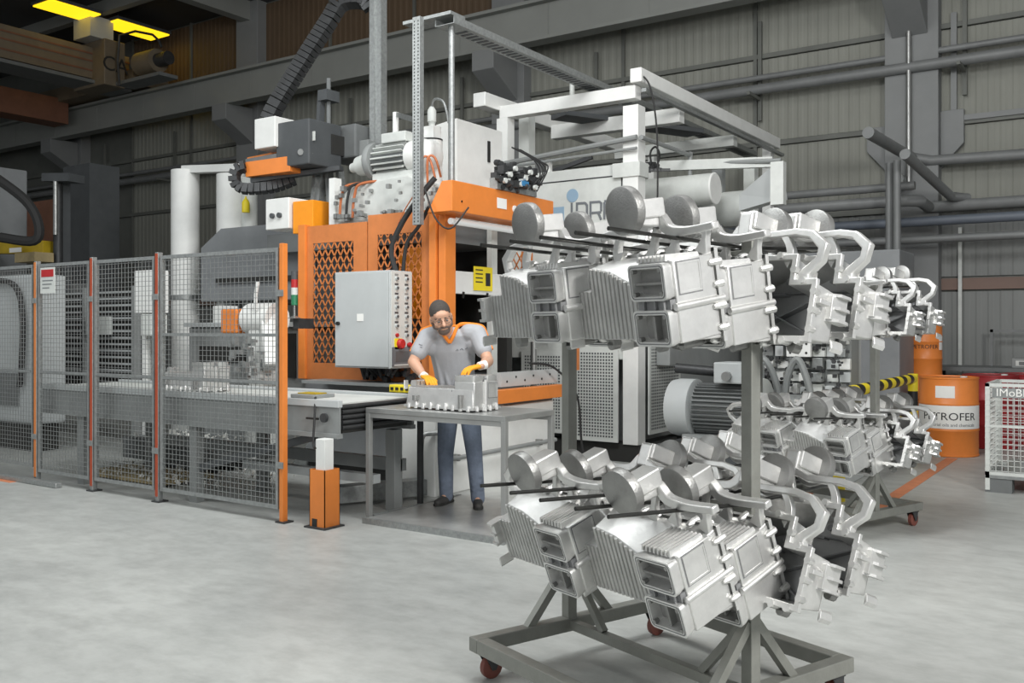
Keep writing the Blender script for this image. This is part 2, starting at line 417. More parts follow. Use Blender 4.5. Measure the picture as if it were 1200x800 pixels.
def st(p): return (-.1 + p[0] * .43 / .33 if p[0] < .33 else p[0], p[1])
BACK = [(0, 0), (.5, 0), (.5, .28), (.37, .28), (.29, .28), (.17, .28), (.075, .28), (.075, .19), (0, .19)]
FRONT = [(.012, .012), (.49, .012), (.49, .255), (.37, .17), (.30, .172), (.17, .248), (.09, .265), (.082, .182), (.012, .182)]
BACK = [st(p) for p in BACK]; FRONT = [st(p) for p in FRONT]
def make_casting(gate=True):
    t = thing('aluminium_casting', 'x', 'casting')
    # housing: open tray, stepped outline
    mb = MB(); mb.smooth = True
    bi = inset(BACK, .009); fi = inset(FRONT, .010)
    mb.rings([lv(FRONT, .10), lv(BACK, .232), lv(BACK, .25), lv(bi, .25), lv(fi, .112)], True, True)
    # shoulder block behind the ports
    mb.box(.333, .503, .045, .236, .012, .272)
    hs = mb.build('housing', 'cast_bright', t, bevel=.004)
    # port tubes
    for k, (z0, z1) in enumerate(((.008, .122), (.152, .268))):
        mb = MB(); mb.smooth = True
        o = rrect(.328, .502, z0, z1, .016); i_ = rrect(.342, .488, z0 + .014, z1 - .014, .012)
        o2 = rrect(.335, .496, z0 + .004, z1 - .004, .014); i2 = rrect(.35, .48, z0 + .02, z1 - .02, .01)
        mb.rings([lv(o2, .046), lv(o, .02), lv(o, 0), lv(i_, 0), lv(i2, .044)], False, False)
        p = mb.build('port_frame', 'cast_bright', t)
        mb = MB()
        mb.box(.345, .485, .040, .0445, z0 + .014, z1 - .014)
        mb.box(.41, .422, .012, .0445, z0 + .02, z1 - .02) if k == 0 else mb.box(.345, .485, .012, .0445, z0 + .05, z0 + .058)
        mb.build('port_web', 'cavity', p)
        mb = MB()
        for x in (.35, .48):
            for z in (z0 + .021, z1 - .021): mb.cyl((x, -.0015, z), (x, .018, z), .0075, n=8)
        mb.build('screw_boss', 'cast_matte', p, kind='stuff')
        mb = MB()
        oo = rrect(.334, .496, z0 + .006, z1 - .006, .014); o3 = rrect(.338, .492, z0 + .010, z1 - .010, .012)
        mb.rings([lv(oo, -.0008), lv(oo, .001), lv(o3, .001), lv(o3, -.0008), lv(oo, -.0008)], False, False)
        mb.build('gasket_groove', 'cast_dark', p)
    mb = MB().box(.34, .495, .02, .045, .122, .152)
    for x in (.375, .43, .47): mb.box(x, x + .006, .008, .045, .118, .156)
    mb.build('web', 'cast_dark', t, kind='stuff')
    # cooling ribs on the sloped back
    mb = MB()
    def top(x):
        pts = sorted(st(p) for p in [(.012, .182), (.082, .183), (.0821, .262), (.09, .265), (.17, .248), (.30, .172), (.37, .17)])
        for a, b in zip(pts, pts[1:]):
            if a[0] <= x <= b[0]: return a[1] + (b[1] - a[1]) * (x - a[0]) / max(b[0] - a[0], 1e-6)
        return .17
    x = -.083
    while x < .318:
        h = min(top(x), top(x + .017)); mb.add([(x, .1, .014), (x + .0175, .1, .014), (x + .0155, .094, .014), (x + .002, .094, .014), (x, .1, h), (x + .0175, .1, h), (x + .0155, .094, h - .003), (x + .002, .094, h - .003)],
               [(0, 1, 5, 4), (1, 2, 6, 5), (2, 3, 7, 6), (3, 0, 4, 7), (4, 5, 6, 7), (3, 2, 1, 0)]); x += .0225
    mb.build('cooling_ribs', 'cast', t, kind='stuff')
    # fins on the roof of the port tower
    mb = MB()
    for k in range(8):
        x = .345 + k * .0185; mb.add([(x, .03, .272), (x + .009, .03, .272), (x + .009, .19, .272), (x, .19, .272), (x + .002, .034, .292), (x + .007, .034, .292), (x + .007, .186, .286), (x + .002, .186, .286)],
               [(4, 5, 6, 7), (0, 1, 5, 4), (1, 2, 6, 5), (2, 3, 7, 6), (3, 0, 4, 7)])
    mb.build('roof_fins', 'cast_bright', t, kind='stuff')
    # side wall: recessed cover frame and long pin bosses
    mb = MB()
    q = [(.06, .165), (.165, .165), (.165, .262), (.06, .262)]
    qi = inset(q, .006)
    for a, b, c, d in zip(q, q[1:] + q[:1], qi[1:] + qi[:1], qi): mb.add([(.503, *a), (.503, *b), (.5065, *b), (.5065, *a), (.503, *d), (.503, *c), (.5065, *c), (.5065, *d)], [(2, 3, 7, 6), (0, 1, 2, 3), (4, 7, 6, 5)][0:3])
    mb.box(.5025, .5045, .066, .159, .171, .256)
    mb.build('cover_frame', 'cast_bright', t, kind='stuff')
    q2 = inset(q, -.0045); gm = MB()
    for a, b, c, d in zip(q2, q2[1:] + q2[:1], q[1:] + q[:1], q): gm.add([(.5036, *a), (.5036, *b), (.5036, *c), (.5036, *d)], [(0, 1, 2, 3)])
    gm.build('cover_groove', 'cast_dark', t)
    mb = MB().cyl((.506, .03, .128), (.506, .262, .128), .012, n=10)
    mb.build('pin_boss', 'cast_bright', t)
    # flange with bolt lugs
    mb = MB(); mb.smooth = True
    bo = inset(BACK, -.012)
    mb.rings([lv(bo, .234), lv(bo, .252), lv(bi, .252), lv(bi, .234)], False, False)
    n = len(BACK)
    for i in range(n):
        a = Vector(BACK[i]); b = Vector(BACK[(i + 1) % n]); L = (b - a).length
        if L < .07: continue
        m = max(1, int(L / .062))
        for k in range(m):
            p = a.lerp(b, (k + .5) / m); nn = (b - a).normalized(); nr = Vector((nn.y, -nn.x))
            c = p + nr * .008; ln = .045 if k % 2 else .032
            MB().lathe((c.x, .252 - ln, c.y), (c.x, .260, c.y), [(0, .007), (.35, .0135), (1, .0135)], n=8).build('bolt_lug', 'cast_bright', t)
    mb.build('flange', 'cast_bright', t, bevel=.002)
    # inside of the open face
    mb = MB()
    y0, y1 = .108, .150
    def rib(a, b, w=.005): mb.ribbon([a, b], w, y0, y1)
    rib((-.07, .015), (.30, .17)); rib((-.07, .17), (.30, .02)); rib((.31, .01), (.31, .165)); rib((-.08, .18), (.32, .18), .004)
    rib((.33, .14), (.49, .14)); mb.box(.1, .32, .112, .15, .172, .178)
    for x, z in ((0.0, .21), (.06, .21)): mb.cyl((x, .108, z), (x, .19, z), .011, n=10)
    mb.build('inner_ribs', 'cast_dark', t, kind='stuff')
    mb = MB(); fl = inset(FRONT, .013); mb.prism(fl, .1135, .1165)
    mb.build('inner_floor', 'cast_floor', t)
    # end wall brackets and foot
    mb = MB()
    for z in (.165, .122, .080): MB().prism([(-.08, .05), (-.122, .055), (-.130, .075), (-.128, .12), (-.08, .16)], z, z + .010, 'xy').build('gusset', 'cast_bright', t)
    mb.box(-.112, -.080, .060, .150, .085, .168)
    MB().prism([(-.10, -.012), (-.104, -.020), (-.112, -.006), (-.108, .016), (-.1, .024)], .05, .12).build('foot', 'cast_bright', t, bevel=.003)
    mb.prism([(-.10, .12), (-.13, .12), (-.13, .135), (-.1, .15)], .18, .24)
    mb.build('end_bracket', 'cast_bright', t, bevel=.002)
    MB().cyl((0, .16, -.02), (0, .2, -.02), .018, n=10).box(-.02, .02, .16, .2, -.02, .005).build('base_boss', 'cast_matte', t)
    MB().cyl((.4, .14, -.012), (.4, .24, -.012), .014, n=10).box(.385, .415, .14, .24, -.012, .005).build('base_boss', 'cast_matte', t)
    if gate:
        g = MB(); y0, y1 = .206, .240
        g.ribbon([(.545, .366), (.42, .358), (.33, .366), (.292, .408), (.25, .436)], [.028, .030, .040, .044, .040], y0, y1)
        g.ribbon([(.25, .40), (.18, .376), (.02, .380), (-.05, .366), (-.105, .320), (-.098, .272), (-.045, .226), (-.03, .185)], [.030, .028, .028, .030, .032, .030, .034, .08], y0, y1, 'xz', False)
        gr = g.build('runner', 'cast_bright', t, bevel=.005)
        for path, wd in (([(.50, .36), (.492, .325), (.47, .275)], [.022, .02, .06]), ([(.35, .355), (.345, .32), (.325, .275)], [.024, .02, .06]),
                         ([(.08, .38), (.05, .34), (.035, .30), (.06, .275)], [.026, .024, .030, .08]), ([(.265, .38), (.242, .33), (.22, .275)], [.024, .022, .05])):
            MB().ribbon(path, wd, y0 + .004, y1 - .004).build('runner_finger', 'cast_bright', t, bevel=.003)
        b = MB().box(.224, .308, .096, .232, .418, .486)
        b.prism([(.096, .425), (.096, .400), (.15, .390), (.242, .380), (.242, .475), (.232, .482)], .236, .296, 'yz')
        b.build('sprue_block', 'cast_bright', t, bevel=.009)
        d = MB().lathe((.266, .058, .455), (.266, .100, .455), [(0, .078), (.08, .0850), (.5, .087), (.92, .0855), (1, .080)], n=36)
        d.build('biscuit', 'cast_matte', t, label='round flat biscuit disc at the end of the sprue')
    done = set()
    def rec(o):
        for c in KIDS.get(o, ()):
            if c.data and c.data.name not in done and not c.name.startswith(('runner', 'sprue', 'biscuit')):
                done.add(c.data.name)
                for v in c.data.vertices:
                    if v.co.z < .28: v.co.z = .28 - (.28 - v.co.z) * 1.07
            rec(c)
    rec(t)
    return t

A = V(.3475, .938, 0).normalized(); Bv = V(-.938, .3475, 0).normalized()
def rack_matrix(X, Y, ang=0.0): return Matrix.Translation((X, Y, 0)) @ Matrix.Rotation(R(69.7 + ang), 4, 'Z')   # local x = along the rods, y = post to post

UP, LO = 1.80, .85
def rod_z(base, a): return base + abs(a) * math.tan(R(2.6))
def make_rack(lab):
    t = thing('casting_trolley', lab, 'trolley')
    S = 1.058
    for y in (0, S):
        MB().box(-.025, .025, y - .025, y + .025, .16, UP + .03).build('post', 'rack_steel', t, bevel=.003)
        MB().box(-.53, .59, y - .03, y + .03, .12, .18).build('base_beam', 'rack_steel', t, bevel=.004)
        for s in (-1, 1): MB().bar((s * .02, y, .42), (s * .24, y, .165), .035, .035).build('brace', 'rack_steel', t)
    for x in (-.50, .56):
        MB().box(x - .03, x + .03, .03, S - .03, .12, .18).build('base_beam', 'rack_steel', t, bevel=.004)
    for s in (-1, 1): MB().bar((0, S - .02 if s > 0 else .02, .42), (0, (S - .24 if s > 0 else .24), .17), .03, .03).build('brace', 'rack_steel', t)
    MB().box(-.02, .02, .03, S - .03, .13, .17).build('base_beam', 'rack_steel', t)
    for z in (UP, LO):
        MB().box(-.02, .02, .025, S - .025, z - .05, z - .01).build('crossbar', 'rack_steel', t, bevel=.003)
        for y in (0.03, .2, .40, .585, .785):
            for s in (-1, 1):
                L = .67 if s < 0 else .62
                MB().cyl((s * .0, y, rod_z(z, 0)), (s * L, y, rod_z(z, L)), .0075, n=8).build('rod', 'rod', t)
    for x in (-.46, .52):
        for y in (.02, S - .02):
            c = MB().box(x - .035, x + .035, y - .035, y + .035, .108, .12).prism([(x - .035, .108), (x + .035, .108), (x + .030, .06), (x + .02, .04), (x + .002, .04)], y - .028, y - .023).prism([(x - .035, .108), (x + .035, .108), (x + .030, .06), (x + .02, .04), (x + .002, .04)], y + .023, y + .028)
            co = c.build('caster', 'dark_steel', t)
            MB().lathe((x + .012, y - .016, .050), (x + .012, y + .016, .050), [(0, .042), (.1, .050), (.9, .050), (1, .042)], 20).build('wheel', 'red_wheel', co)
    return t
rack_near = make_rack('grey steel trolley in the foreground, hung with castings on two tiers')
M_near = rack_matrix(-1.218, 3.367); rack_near.matrix_world = M_near
rack_far = copy_tree(rack_near); rack_far['label'] = 'grey steel trolley farther back beside the orange drums, hung with castings'
M_far = rack_matrix(-1.66, 7.16, 0.5); rack_far.matrix_world = M_far

cast_plain = make_casting(False)
cast0 = make_casting()
first = [True]
def hang(MR, level, side, boff, ag, tilt, lab, twist=0.0):
    if first[0]: c = cast0; first[0] = False
    else: c = copy_tree(cast0)
    base = UP if level == 'up' else LO
    z = rod_z(base, ag) + .012
    # local frame: x -> across, y -> depth, z up ; pivot where the runner bar sits on the rods
    piv = Matrix.Translation((-.3, -.226, -.345))
    if side == 'L':
        Rz = Matrix.Rotation(R(-90), 4, 'Z'); y = .1 + boff
    else:
        Rz = Matrix.Rotation(R(90), 4, 'Z'); y = .165 + boff
    Mx = Matrix.Translation((ag, y, z)) @ Rz @ Matrix.Rotation(R(twist), 4, 'Z') @ Matrix.Rotation(R(tilt), 4, 'X') @ piv
    c.matrix_world = MR @ Mx
    c['label'] = lab; c['category'] = 'casting'; c['group'] = 'die castings hanging on the trolleys'
    return c
def rnd(a): return random.uniform(-a, a)
def hang_all(MR, who, far):
    TU = 9, 13; TL = 14, 22
    for level, tw, tl, tr in (('up', 'upper tier', 9, 14), ('lo', 'lower tier', 19, 22)):
        for side, sw in (('L', 'left side, ports facing out'), ('R', 'right side, open back facing the camera')):
            for boff, bw in ((0, 'front rods'), (.575, 'rear rods')):
                ags = (-.07, -.335) if side == 'L' else (.115, .38)
                if side == 'R' and level == 'lo' and boff > 0: ags = (.115, .365, .61)
                for i, ag in enumerate(ags):
                    pos = ('next to the posts', 'outermost', 'outermost')[i] if len(ags) == 2 else ('next to the posts', 'middle of three', 'outermost of three')[i]
                    lab = 'aluminium casting, %s trolley, %s, %s, %s, %s' % (who, tw, sw.replace(', ports facing out', '').replace(', open back facing the camera', ''), bw, pos)
                    hang(MR, level, side, boff + .0, ag, (tl if side == 'L' else tr) + rnd(1.6), lab, rnd(1.2))
hang_all(M_near, 'foreground', False)
hang_all(M_far, 'background', True)
# ------------------------------------------------------------------ guarded cell: posts and mesh panels
FY = 5.05
def fence_post(x, y, m, lab, h=2.16):
    t = thing('fence_post', lab, 'post', (x, y, 0), 'posts of the mesh fence')
    MB().box(x - .02, x + .02, y - .02, y + .03, .004, h).build('upright', 'galv' if m != 'orange' else m, t, bevel=.003)
    MB().box(x - .045, x + .055, y - .04, y + .06, 0, .012).build('foot_plate', 'dark_steel', t)
    if m != 'orange': MB().box(x - .012, x + .018, y - .026, y - .019, .05, h - .01).build('face_strip', m, t)
    for z in (.42, 1.75):
        MB().box(x - .05, x + .03, y - .032, y - .022, z, z + .05).build('clamp', 'galv', t)
    return t
fence_post(-5.56, FY, 'orange', 'orange fence post at the right end of the mesh fence')
fence_post(-7.12, FY, 'orange_red', 'rust-red fence post left of the widest mesh panel')
fence_post(-8.10, FY, 'orange_red', 'rust-red fence post between the two narrow mesh panels')
fence_post(-9.05, FY, 'orange_dull', 'orange-red fence post with black hinges, leftmost of the fence')
def mesh_panel(p0, p1, lab, zb=.10, zt=2.13, rails=(1.08,), fr=.03, px=.05, pz=.0425):
    p0 = V(*p0, 0); p1 = V(*p1, 0); d = (p1 - p0); L = d.length; d.normalize(); n = V(-d.y, d.x, 0)
    t = thing('mesh_panel', lab, 'fence panel', tuple((p0 + p1) / 2 + V(0, 0, zb)), 'mesh panels of the guard fence')
    fm = MB()
    for z in (zb, zt - fr): MB().bar(p0 + V(0, 0, z + fr / 2), p1 + V(0, 0, z + fr / 2), .025, fr).build('rail', 'galv', t)
    for z in rails: MB().bar(p0 + V(0, 0, z), p1 + V(0, 0, z), .022, .025).build('rail', 'galv', t)
    for p in (p0 + d * fr / 2, p1 - d * fr / 2): MB().bar(p + V(0, 0, zb), p + V(0, 0, zt), .025, fr, up=tuple(n)).build('stile', 'galv', t)
    w_ = MB(); r = .0019
    k = fr + px / 2
    while k < L - fr:
        p = p0 + d * k; w_.bar(p + V(0, 0, zb + .01), p + V(0, 0, zt - .01), 2 * r, 2 * r, up=tuple(d)); k += px
    z = zb + fr
    while z < zt - fr:
        w_.bar(p0 + d * .01 + V(0, 0, z) - n * .004, p1 - d * .01 + V(0, 0, z) - n * .004, 2 * r, 2 * r); z += pz
    w_.build('wire_mesh', 'galv', t, kind='stuff')
    return t
mesh_panel((-7.08, FY), (-5.60, FY), 'wide galvanised mesh panel in front of the conveyor, rightmost', rails=(1.08, 1.45))
mesh_panel((-8.06, FY), (-7.16, FY), 'narrow mesh panel in the middle, white box visible behind it')
pd = mesh_panel((-9.01, FY), (-8.14, FY), 'narrow mesh door panel carrying the red and white notice')
mesh_panel((-11.9, FY), (-9.10, FY), 'mesh panel at the far left in front of the white machine', zb=.14)
mesh_panel((-9.4, 9.2), (-7.2, 9.2), 'mesh panel at the back of the cell left of the orange press guard', zt=2.0, zb=.0)
t = thing('warning_notice', 'white notice with red header hanging on the narrow mesh door', 'sign', (-8.72, FY - .03, 1.88))
x0, x1 = -8.93, -8.68
MB().box(x0, x1, FY - .034, FY - .028, 1.84, 2.09).build('plate', 'offwhite', t)
MB().box(x0 + .02, x1 - .02, FY - .037, FY - .0345, 2.00, 2.07).build('header', 'red', t)
for z, q in ((1.96, .18), (1.925, .16), (1.89, .12)): MB().box(x0 + .04, x0 + .04 + q, FY - .037, FY - .0345, z, z + .008).build('text_line', 'letter_grey', t)
# sill channel under the fence
o = MB().box(-9.9, -8.5, FY - .13, FY - .06, 0, .05).build('floor_channel', 'galv', bevel=.01); tag(o, 'short galvanised cable channel on the floor by the leftmost post', 'cable channel')

# ------------------------------------------------------------------ conveyor
t = thing('belt_conveyor', 'long grey belt conveyor running through the fence toward the work table', 'conveyor', (-7.0, 5.6, 0))
MB().box(-9.2, -5.12, 5.22, 6.02, .915, .93).build('belt', 'offwhite', t)
MB().box(-5.14, -5.115, 5.24, 6.0, .70, .89).build('roller_brush', 'vdark', t)
for k in range(5): MB().cyl((-5.10, 5.22, .745 + k * .04), (-5.10, 6.02, .745 + k * .04), .017, n=8).build('end_roller', 'dark_steel', t)
for y in (5.17, 6.03):
    MB().box(-9.2, -5.09, y, y + .05, .90, .955).build('rail', 'lightgrey', t, bevel=.004)
    MB().box(-9.2, -5.09, y + .015, y + .03, .70, .90).build('side_web', 'grey', t)
    MB().box(-9.2, -5.09, y - .005, y + .05, .665, .70).build('rail', 'grey', t)
MB().box(-9.2, -5.12, 5.25, 6.0, .70, .73).build('tray', 'darkgrey', t)
MB().cyl((-5.22, 5.14, .82), (-5.22, 5.165, .82), .035, n=14).build('bearing', 'dark_steel', t)
MB().box(-5.42, -5.29, 5.155, 5.168, .80, .815).build('handle', 'black', t)
for x in (-8.55, -6.85):
    for y in (5.24, 5.98): MB().box(x - .05, x + .05, y - .04, y + .04, 0, .67).build('leg', 'grey', t)
MB().bar((-6.8, 5.24, .30), (-5.4, 5.24, .66), .05, .06).build('diagonal_brace', 'darkgrey', t)
MB().box(-5.21, -5.115, 5.055, 5.15, .012, .67).build('leg', 'white', t, bevel=.004)
MB().box(-5.24, -5.14, 5.87, 5.97, .0, .67).build('leg', 'grey', t, bevel=.004)
MB().box(-8.5, -5.14, 5.95, 6.02, .32, .42).build('lower_rail', 'grey', t)
MB().box(-6.7, -5.14, 5.62, 5.70, .26, .33).build('lower_rail', 'lightgrey', t)
t = thing('leg_guard', 'bright orange square guard around the white conveyor leg', 'leg guard', (-5.12, 5.1, 0))
g = MB()
x0, x1, y0, y1 = -5.265, -5.105, 5.045, 5.205
g.box(x0, x1, y0, y0 + .006, .012, .44).box(x1 - .006, x1, y0, y1, .012, .44).box(x0, x0 + .006, y0, y1, .012, .44).box(x0, x1, y1 - .006, y1, .012, .44)
g.build('sleeve', 'orange', t)
MB().box(x0 - .03, x1 + .03, y0 - .03, y1 + .02, 0, .012).build('base_plate', 'dark_steel', t)
MB().box(x0 + .03, x0 + .08, y0 - .004, y0 + .001, .012, .07).build('cutout', 'vdark', t)
o = MB().box(-5.63, -5.37, 5.19, 5.42, .956, .985).build('sensor_pad', 'grey', bevel=.006); tag(o, 'flat grey pad with a yellow strip lying on the conveyor beside the orange post', 'pad')
b_ = MB().box(-5.60, -5.40, 5.24, 5.36, .986, .994).build('strip', 'yellow_dull', o)
o = MB().tube([(-5.36, 5.2, .97), (-5.30, 5.13, .80), (-5.26, 5.08, .62), (-5.2, 5.06, .60)], .009, sub=5).build('cable', 'black'); tag(o, 'black cable looping down from the conveyor pad to its white leg', 'cable')
o = MB().box(-5.42, -5.12, 6.12, 6.2, .955, 1.02).build('light_curtain', 'yellow', bevel=.006); tag(o, 'small yellow box with black slots behind the end of the conveyor', 'sensor')
for k in range(5): MB().box(-5.40 + k * .055, -5.37 + k * .055, 6.114, 6.121, .975, 1.0).build('slot', 'black', o)
MB().box(-5.44, -5.40, 6.1, 6.16, .88, .955).build('bracket', 'dark_steel', o)
# the piece travelling on the conveyor
c = copy_tree(cast_plain); c.matrix_world = Matrix.Translation((-7.45, 5.40, 1.197)) @ Matrix.Rotation(R(-90), 4, 'X') @ Matrix.Scale(1.0, 4)
c['label'] = 'aluminium casting lying on the conveyor behind the wide mesh panel'; c['category'] = 'casting'

# things behind the mesh
def simple(name, m, label, cat, bx, bevel=.01, **k):
    mb = MB()
    for b in bx: mb.box(*b)
    o = mb.build(name, m, bevel=bevel, **k); tag(o, label, cat); return o
t = thing('casting_machine', 'white machine housing behind the leftmost mesh panel', 'machine', (-12.2, 6.6, 0))
MB().box(-13.4, -11.15, 6.2, 6.6, .34, 2.16).build('cover', 'lightgrey', t, bevel=.03)
MB().box(-13.3, -11.25, 6.25, 6.55, .0, .34).build('plinth', 'vdark', t)
MB().box(-12.4, -11.5, 6.18, 6.2, .55, .95).build('recess_panel', 'midgrey', t)
MB().tube([(-12.2, 6.14, 2.10), (-11.55, 6.14, 2.05), (-11.33, 6.14, 1.7), (-11.35, 6.14, 1.0), (-11.4, 6.14, .8)], .035, sub=5).build('edge_hose', 'rubber', t)
MB().box(-11.14, -11.09, 6.2, 6.25, 0, 2.1).build('side_post', 'grey', t)
t = thing('slatted_guard', 'grey guard of horizontal bars behind the narrow mesh panels', 'guard', (-9.6, 7.3, 0))
for k in range(14): MB().box(-13.0, -10.75, 7.3, 7.34, .86 + k * .085, .884 + k * .085).build('slat', 'lightgrey', t)
for x in (-12.98, -11.9, -10.8): MB().box(x, x + .06, 7.26, 7.36, .0, 2.05).build('post', 'grey', t)
MB().box(-13.0, -10.7, 7.42, 7.45, .5, 2.0).build('shade_sheet', 'vdark', t)  # dark sheet added as the darkness beyond the bars
MB().box(-11.75, -11.25, 7.22, 7.29, 1.42, 1.66).build('junction_box', 'offwhite', t)
fence_post(-9.35, 6.6, 'orange_dull', 'orange-striped post standing inside the cell behind the middle mesh panel', 1.85)
simple('control_box', 'white', 'white switch box seen through the mesh left of the widest panel', 'box', [(-9.32, -8.98, 6.3, 6.5, 1.67, 2.14), (-9.30, -9.22, 6.38, 6.5, 0, 1.67)])
simple('fluid_unit', 'offwhite', 'small cream unit under the white switch box inside the cell', 'unit', [(-9.2, -9.0, 6.3, 6.5, 1.42, 1.66), (-9.14, -9.04, 6.4, 6.5, 0, 1.42)])
simple('machine_base', 'grey', 'long grey steel base under the conveyor inside the cell', 'machine base', [(-9.9, -6.0, 6.5, 7.5, .0, .62), (-9.4, -7.6, 6.5, 7.2, .62, 1.25)], kind=None) if False else None
t = thing('trim_press', 'grey box machine with dark openings behind the conveyor casting', 'machine', (-8.2, 7.2, 0))
MB().box(-9.3, -7.35, 7.0, 8.0, .0, 1.52).build('body', 'grey', t, bevel=.02)
MB().box(-9.1, -8.3, 6.985, 7.0, 1.12, 1.30).build('opening', 'vdark', t)
MB().box(-8.05, -7.5, 6.985, 7.0, .98, 1.45).build('opening', 'vdark', t)
MB().box(-9.35, -7.3, 6.97, 8.0, 1.52, 1.57).build('top_plate', 'lightgrey', t)
MB().box(-8.86, -8.68, 7.0, 7.2, 1.57, 1.76).build('bracket', 'white', t)
t = thing('scrap_chute', 'grey ramp and swarf tray under the conveyor', 'tray', (-7.4, 6.0, 0))
MB().box(-9.3, -7.95, 6.15, 6.9, .10, .32).build('tray', 'midgrey', t)
MB().prism([(-7.0, .22), (-6.75, .22), (-6.35, .62), (-6.45, .62)], 6.0, 6.25).build('chute', 'white', t)
MB().box(-9.0, -7.7, 5.5, 6.1, .02, .06).build('drip_tray', 'wood', t)
sw = MB()
for k in range(240):
    x = random.uniform(-9.2, -7.0); y = random.uniform(5.5, 6.8); z = .34 if y > 6.15 and x < -7.95 else .065
    s_ = random.uniform(.012, .035); sw.M = Matrix.Translation((x, y, z)) @ Euler((rnd(3), rnd(3), rnd(3))).to_matrix().to_4x4(); sw.box(-s_, s_, -s_ / 2, s_ / 2, -.003, .003)
sw.M = None
sw.build('swarf', 'aluchip', t, kind='stuff')
# white-and-orange handling robot inside the cell
t = thing('handling_robot', 'white and orange robot arm seen through the mesh beside the orange end post', 'robot', (-7.7, 6.75, 0))
MB().cyl((-7.7, 6.72, 0), (-7.7, 6.72, .9), .20, .17, 16).build('pedestal', 'offwhite', t)
MB().cyl((-7.88, 6.72, 1.60), (-7.48, 6.72, 1.60), .17, n=16).build('shoulder', 'white', t)
MB().bar((-7.7, 6.72, .9), (-7.7, 6.72, 1.6), .25, .2).build('lower_arm', 'white', t, bevel=.03)
MB().bar((-7.6, 6.68, 1.65), (-7.38, 6.55, 1.1), .16, .2).build('upper_arm', 'white', t, bevel=.03)
MB().cbox((-8.08, 6.72, 1.58), (.26, .28, .26)).build('counterweight', 'orange', t, bevel=.02)
MB().tube([(-7.62, 6.55, 1.70), (-7.58, 6.52, 1.85), (-7.55, 6.52, 1.98)], .02).build('hose', 'white', t)
vc = MB()
for k in range(40):
    x, y, z = random.uniform(-7.75, -7.4), random.uniform(6.3, 6.55), random.uniform(.7, 1.4); a_ = random.uniform(.02, .06)
    vc.cbox((x, y, z), (a_, a_, a_ * random.uniform(.5, 2)))
vc.build('gripper_fittings', 'galv', t, kind='stuff')
# grey hood
t = thing('extraction_hood', 'dark grey hood box behind the top of the mesh fence', 'hood', (-9.0, 8.2, 1.8))
MB().prism([(-10.25, 1.85), (-10.25, 2.55), (-9.85, 2.78), (-8.15, 2.78), (-8.15, 1.85)], 7.9, 9.1).build('shell', 'greenish', t, bevel=.01)
MB().box(-8.75, -7.55, 7.70, 7.88, 2.40, 2.62).build('front_beam', 'midgrey', t)
MB().box(-8.14, -7.35, 7.92, 8.6, .9, 2.64).build('side_cover', 'darkgrey', t)
MB().box(-9.9, -9.75, 8.0, 8.15, 0, 1.85).build('leg', 'grey', t); MB().box(-8.4, -8.25, 8.4, 8.55, 0, 1.85).build('leg', 'grey', t)
MB().box(-9.9, -8.15, 7.86, 7.90, 2.08, 2.14).build('seam', 'vdark', t)
t = thing('signal_tower', 'stack light with dark, red, white and green segments beside the orange post', 'signal light', (-6.93, 7.15, 1.62))
X, Y = -6.98, 6.72
X, Y = at(345, 9.2); 
MB().cyl((X, Y, 1.62), (X, Y, 1.73), .012).build('stem', 'steel', t); MB().cyl((X, Y, 1.60), (X, Y, 1.625), .07, .02).build('base', 'steel', t)
z = 1.73
for nm, m, h in (('green_segment', 'green', .10), ('white_segment', 'offwhite', .07), ('red_segment', 'red', .08), ('cap', 'darkgrey', .08)):
    MB().cyl((X, Y, z), (X, Y, z + h), .032, n=14).build(nm, m, t); z += h
MB().box(X - .02, X + .06, Y, Y + .2, 1.5, 1.6).build('bracket', 'dark_steel', t)

# ------------------------------------------------------------------ work table, platform, piece
t = thing('work_table', 'bare grey steel work table with thin square legs', 'table', (-4.4, 5.78, 0))
MB().box(-5.06, -3.74, 5.44, 6.10, .846, .886).build('tabletop', 'steel_top', t, bevel=.003)
for x in (-5.06, -3.78):
    for y in (5.44, 6.06): MB().box(x, x + .04, y, y + .04, .041 if x > -5 or y > 6 else .0, .846).build('leg', 'table_leg' if not (x < -5 and y > 6) else 'dark_steel', t, bevel=.003)
for y in (5.44, 6.06): MB().box(-5.02, -3.78, y + .005, y + .035, .81, .846).build('apron', 'table_leg', t)
t = thing('floor_platform', 'low steel standing platform under the work table', 'platform', (-4.3, 6.0, 0))
MB().box(-5.02, -3.72, 5.40, 6.62, .012, .040).build('deck', 'deck', t, bevel=.003)
MB().box(-5.03, -3.71, 5.37, 5.40, .0, .045).build('edge', 'galv', t); MB().box(-5.05, -5.02, 5.5, 6.62, .0, .045).build('edge', 'galv', t)
c = cast_plain; c.matrix_world = Matrix.Translation((-4.66, 5.60, .886 + .266)) @ Matrix.Rotation(R(-4), 4, 'Z') @ Matrix.Diagonal((1.13, 1, 1, 1)) @ Matrix.Rotation(R(-90), 4, 'X')
c['label'] = 'aluminium casting lying on the work table under the worker\'s gloved hands'; c['category'] = 'casting'

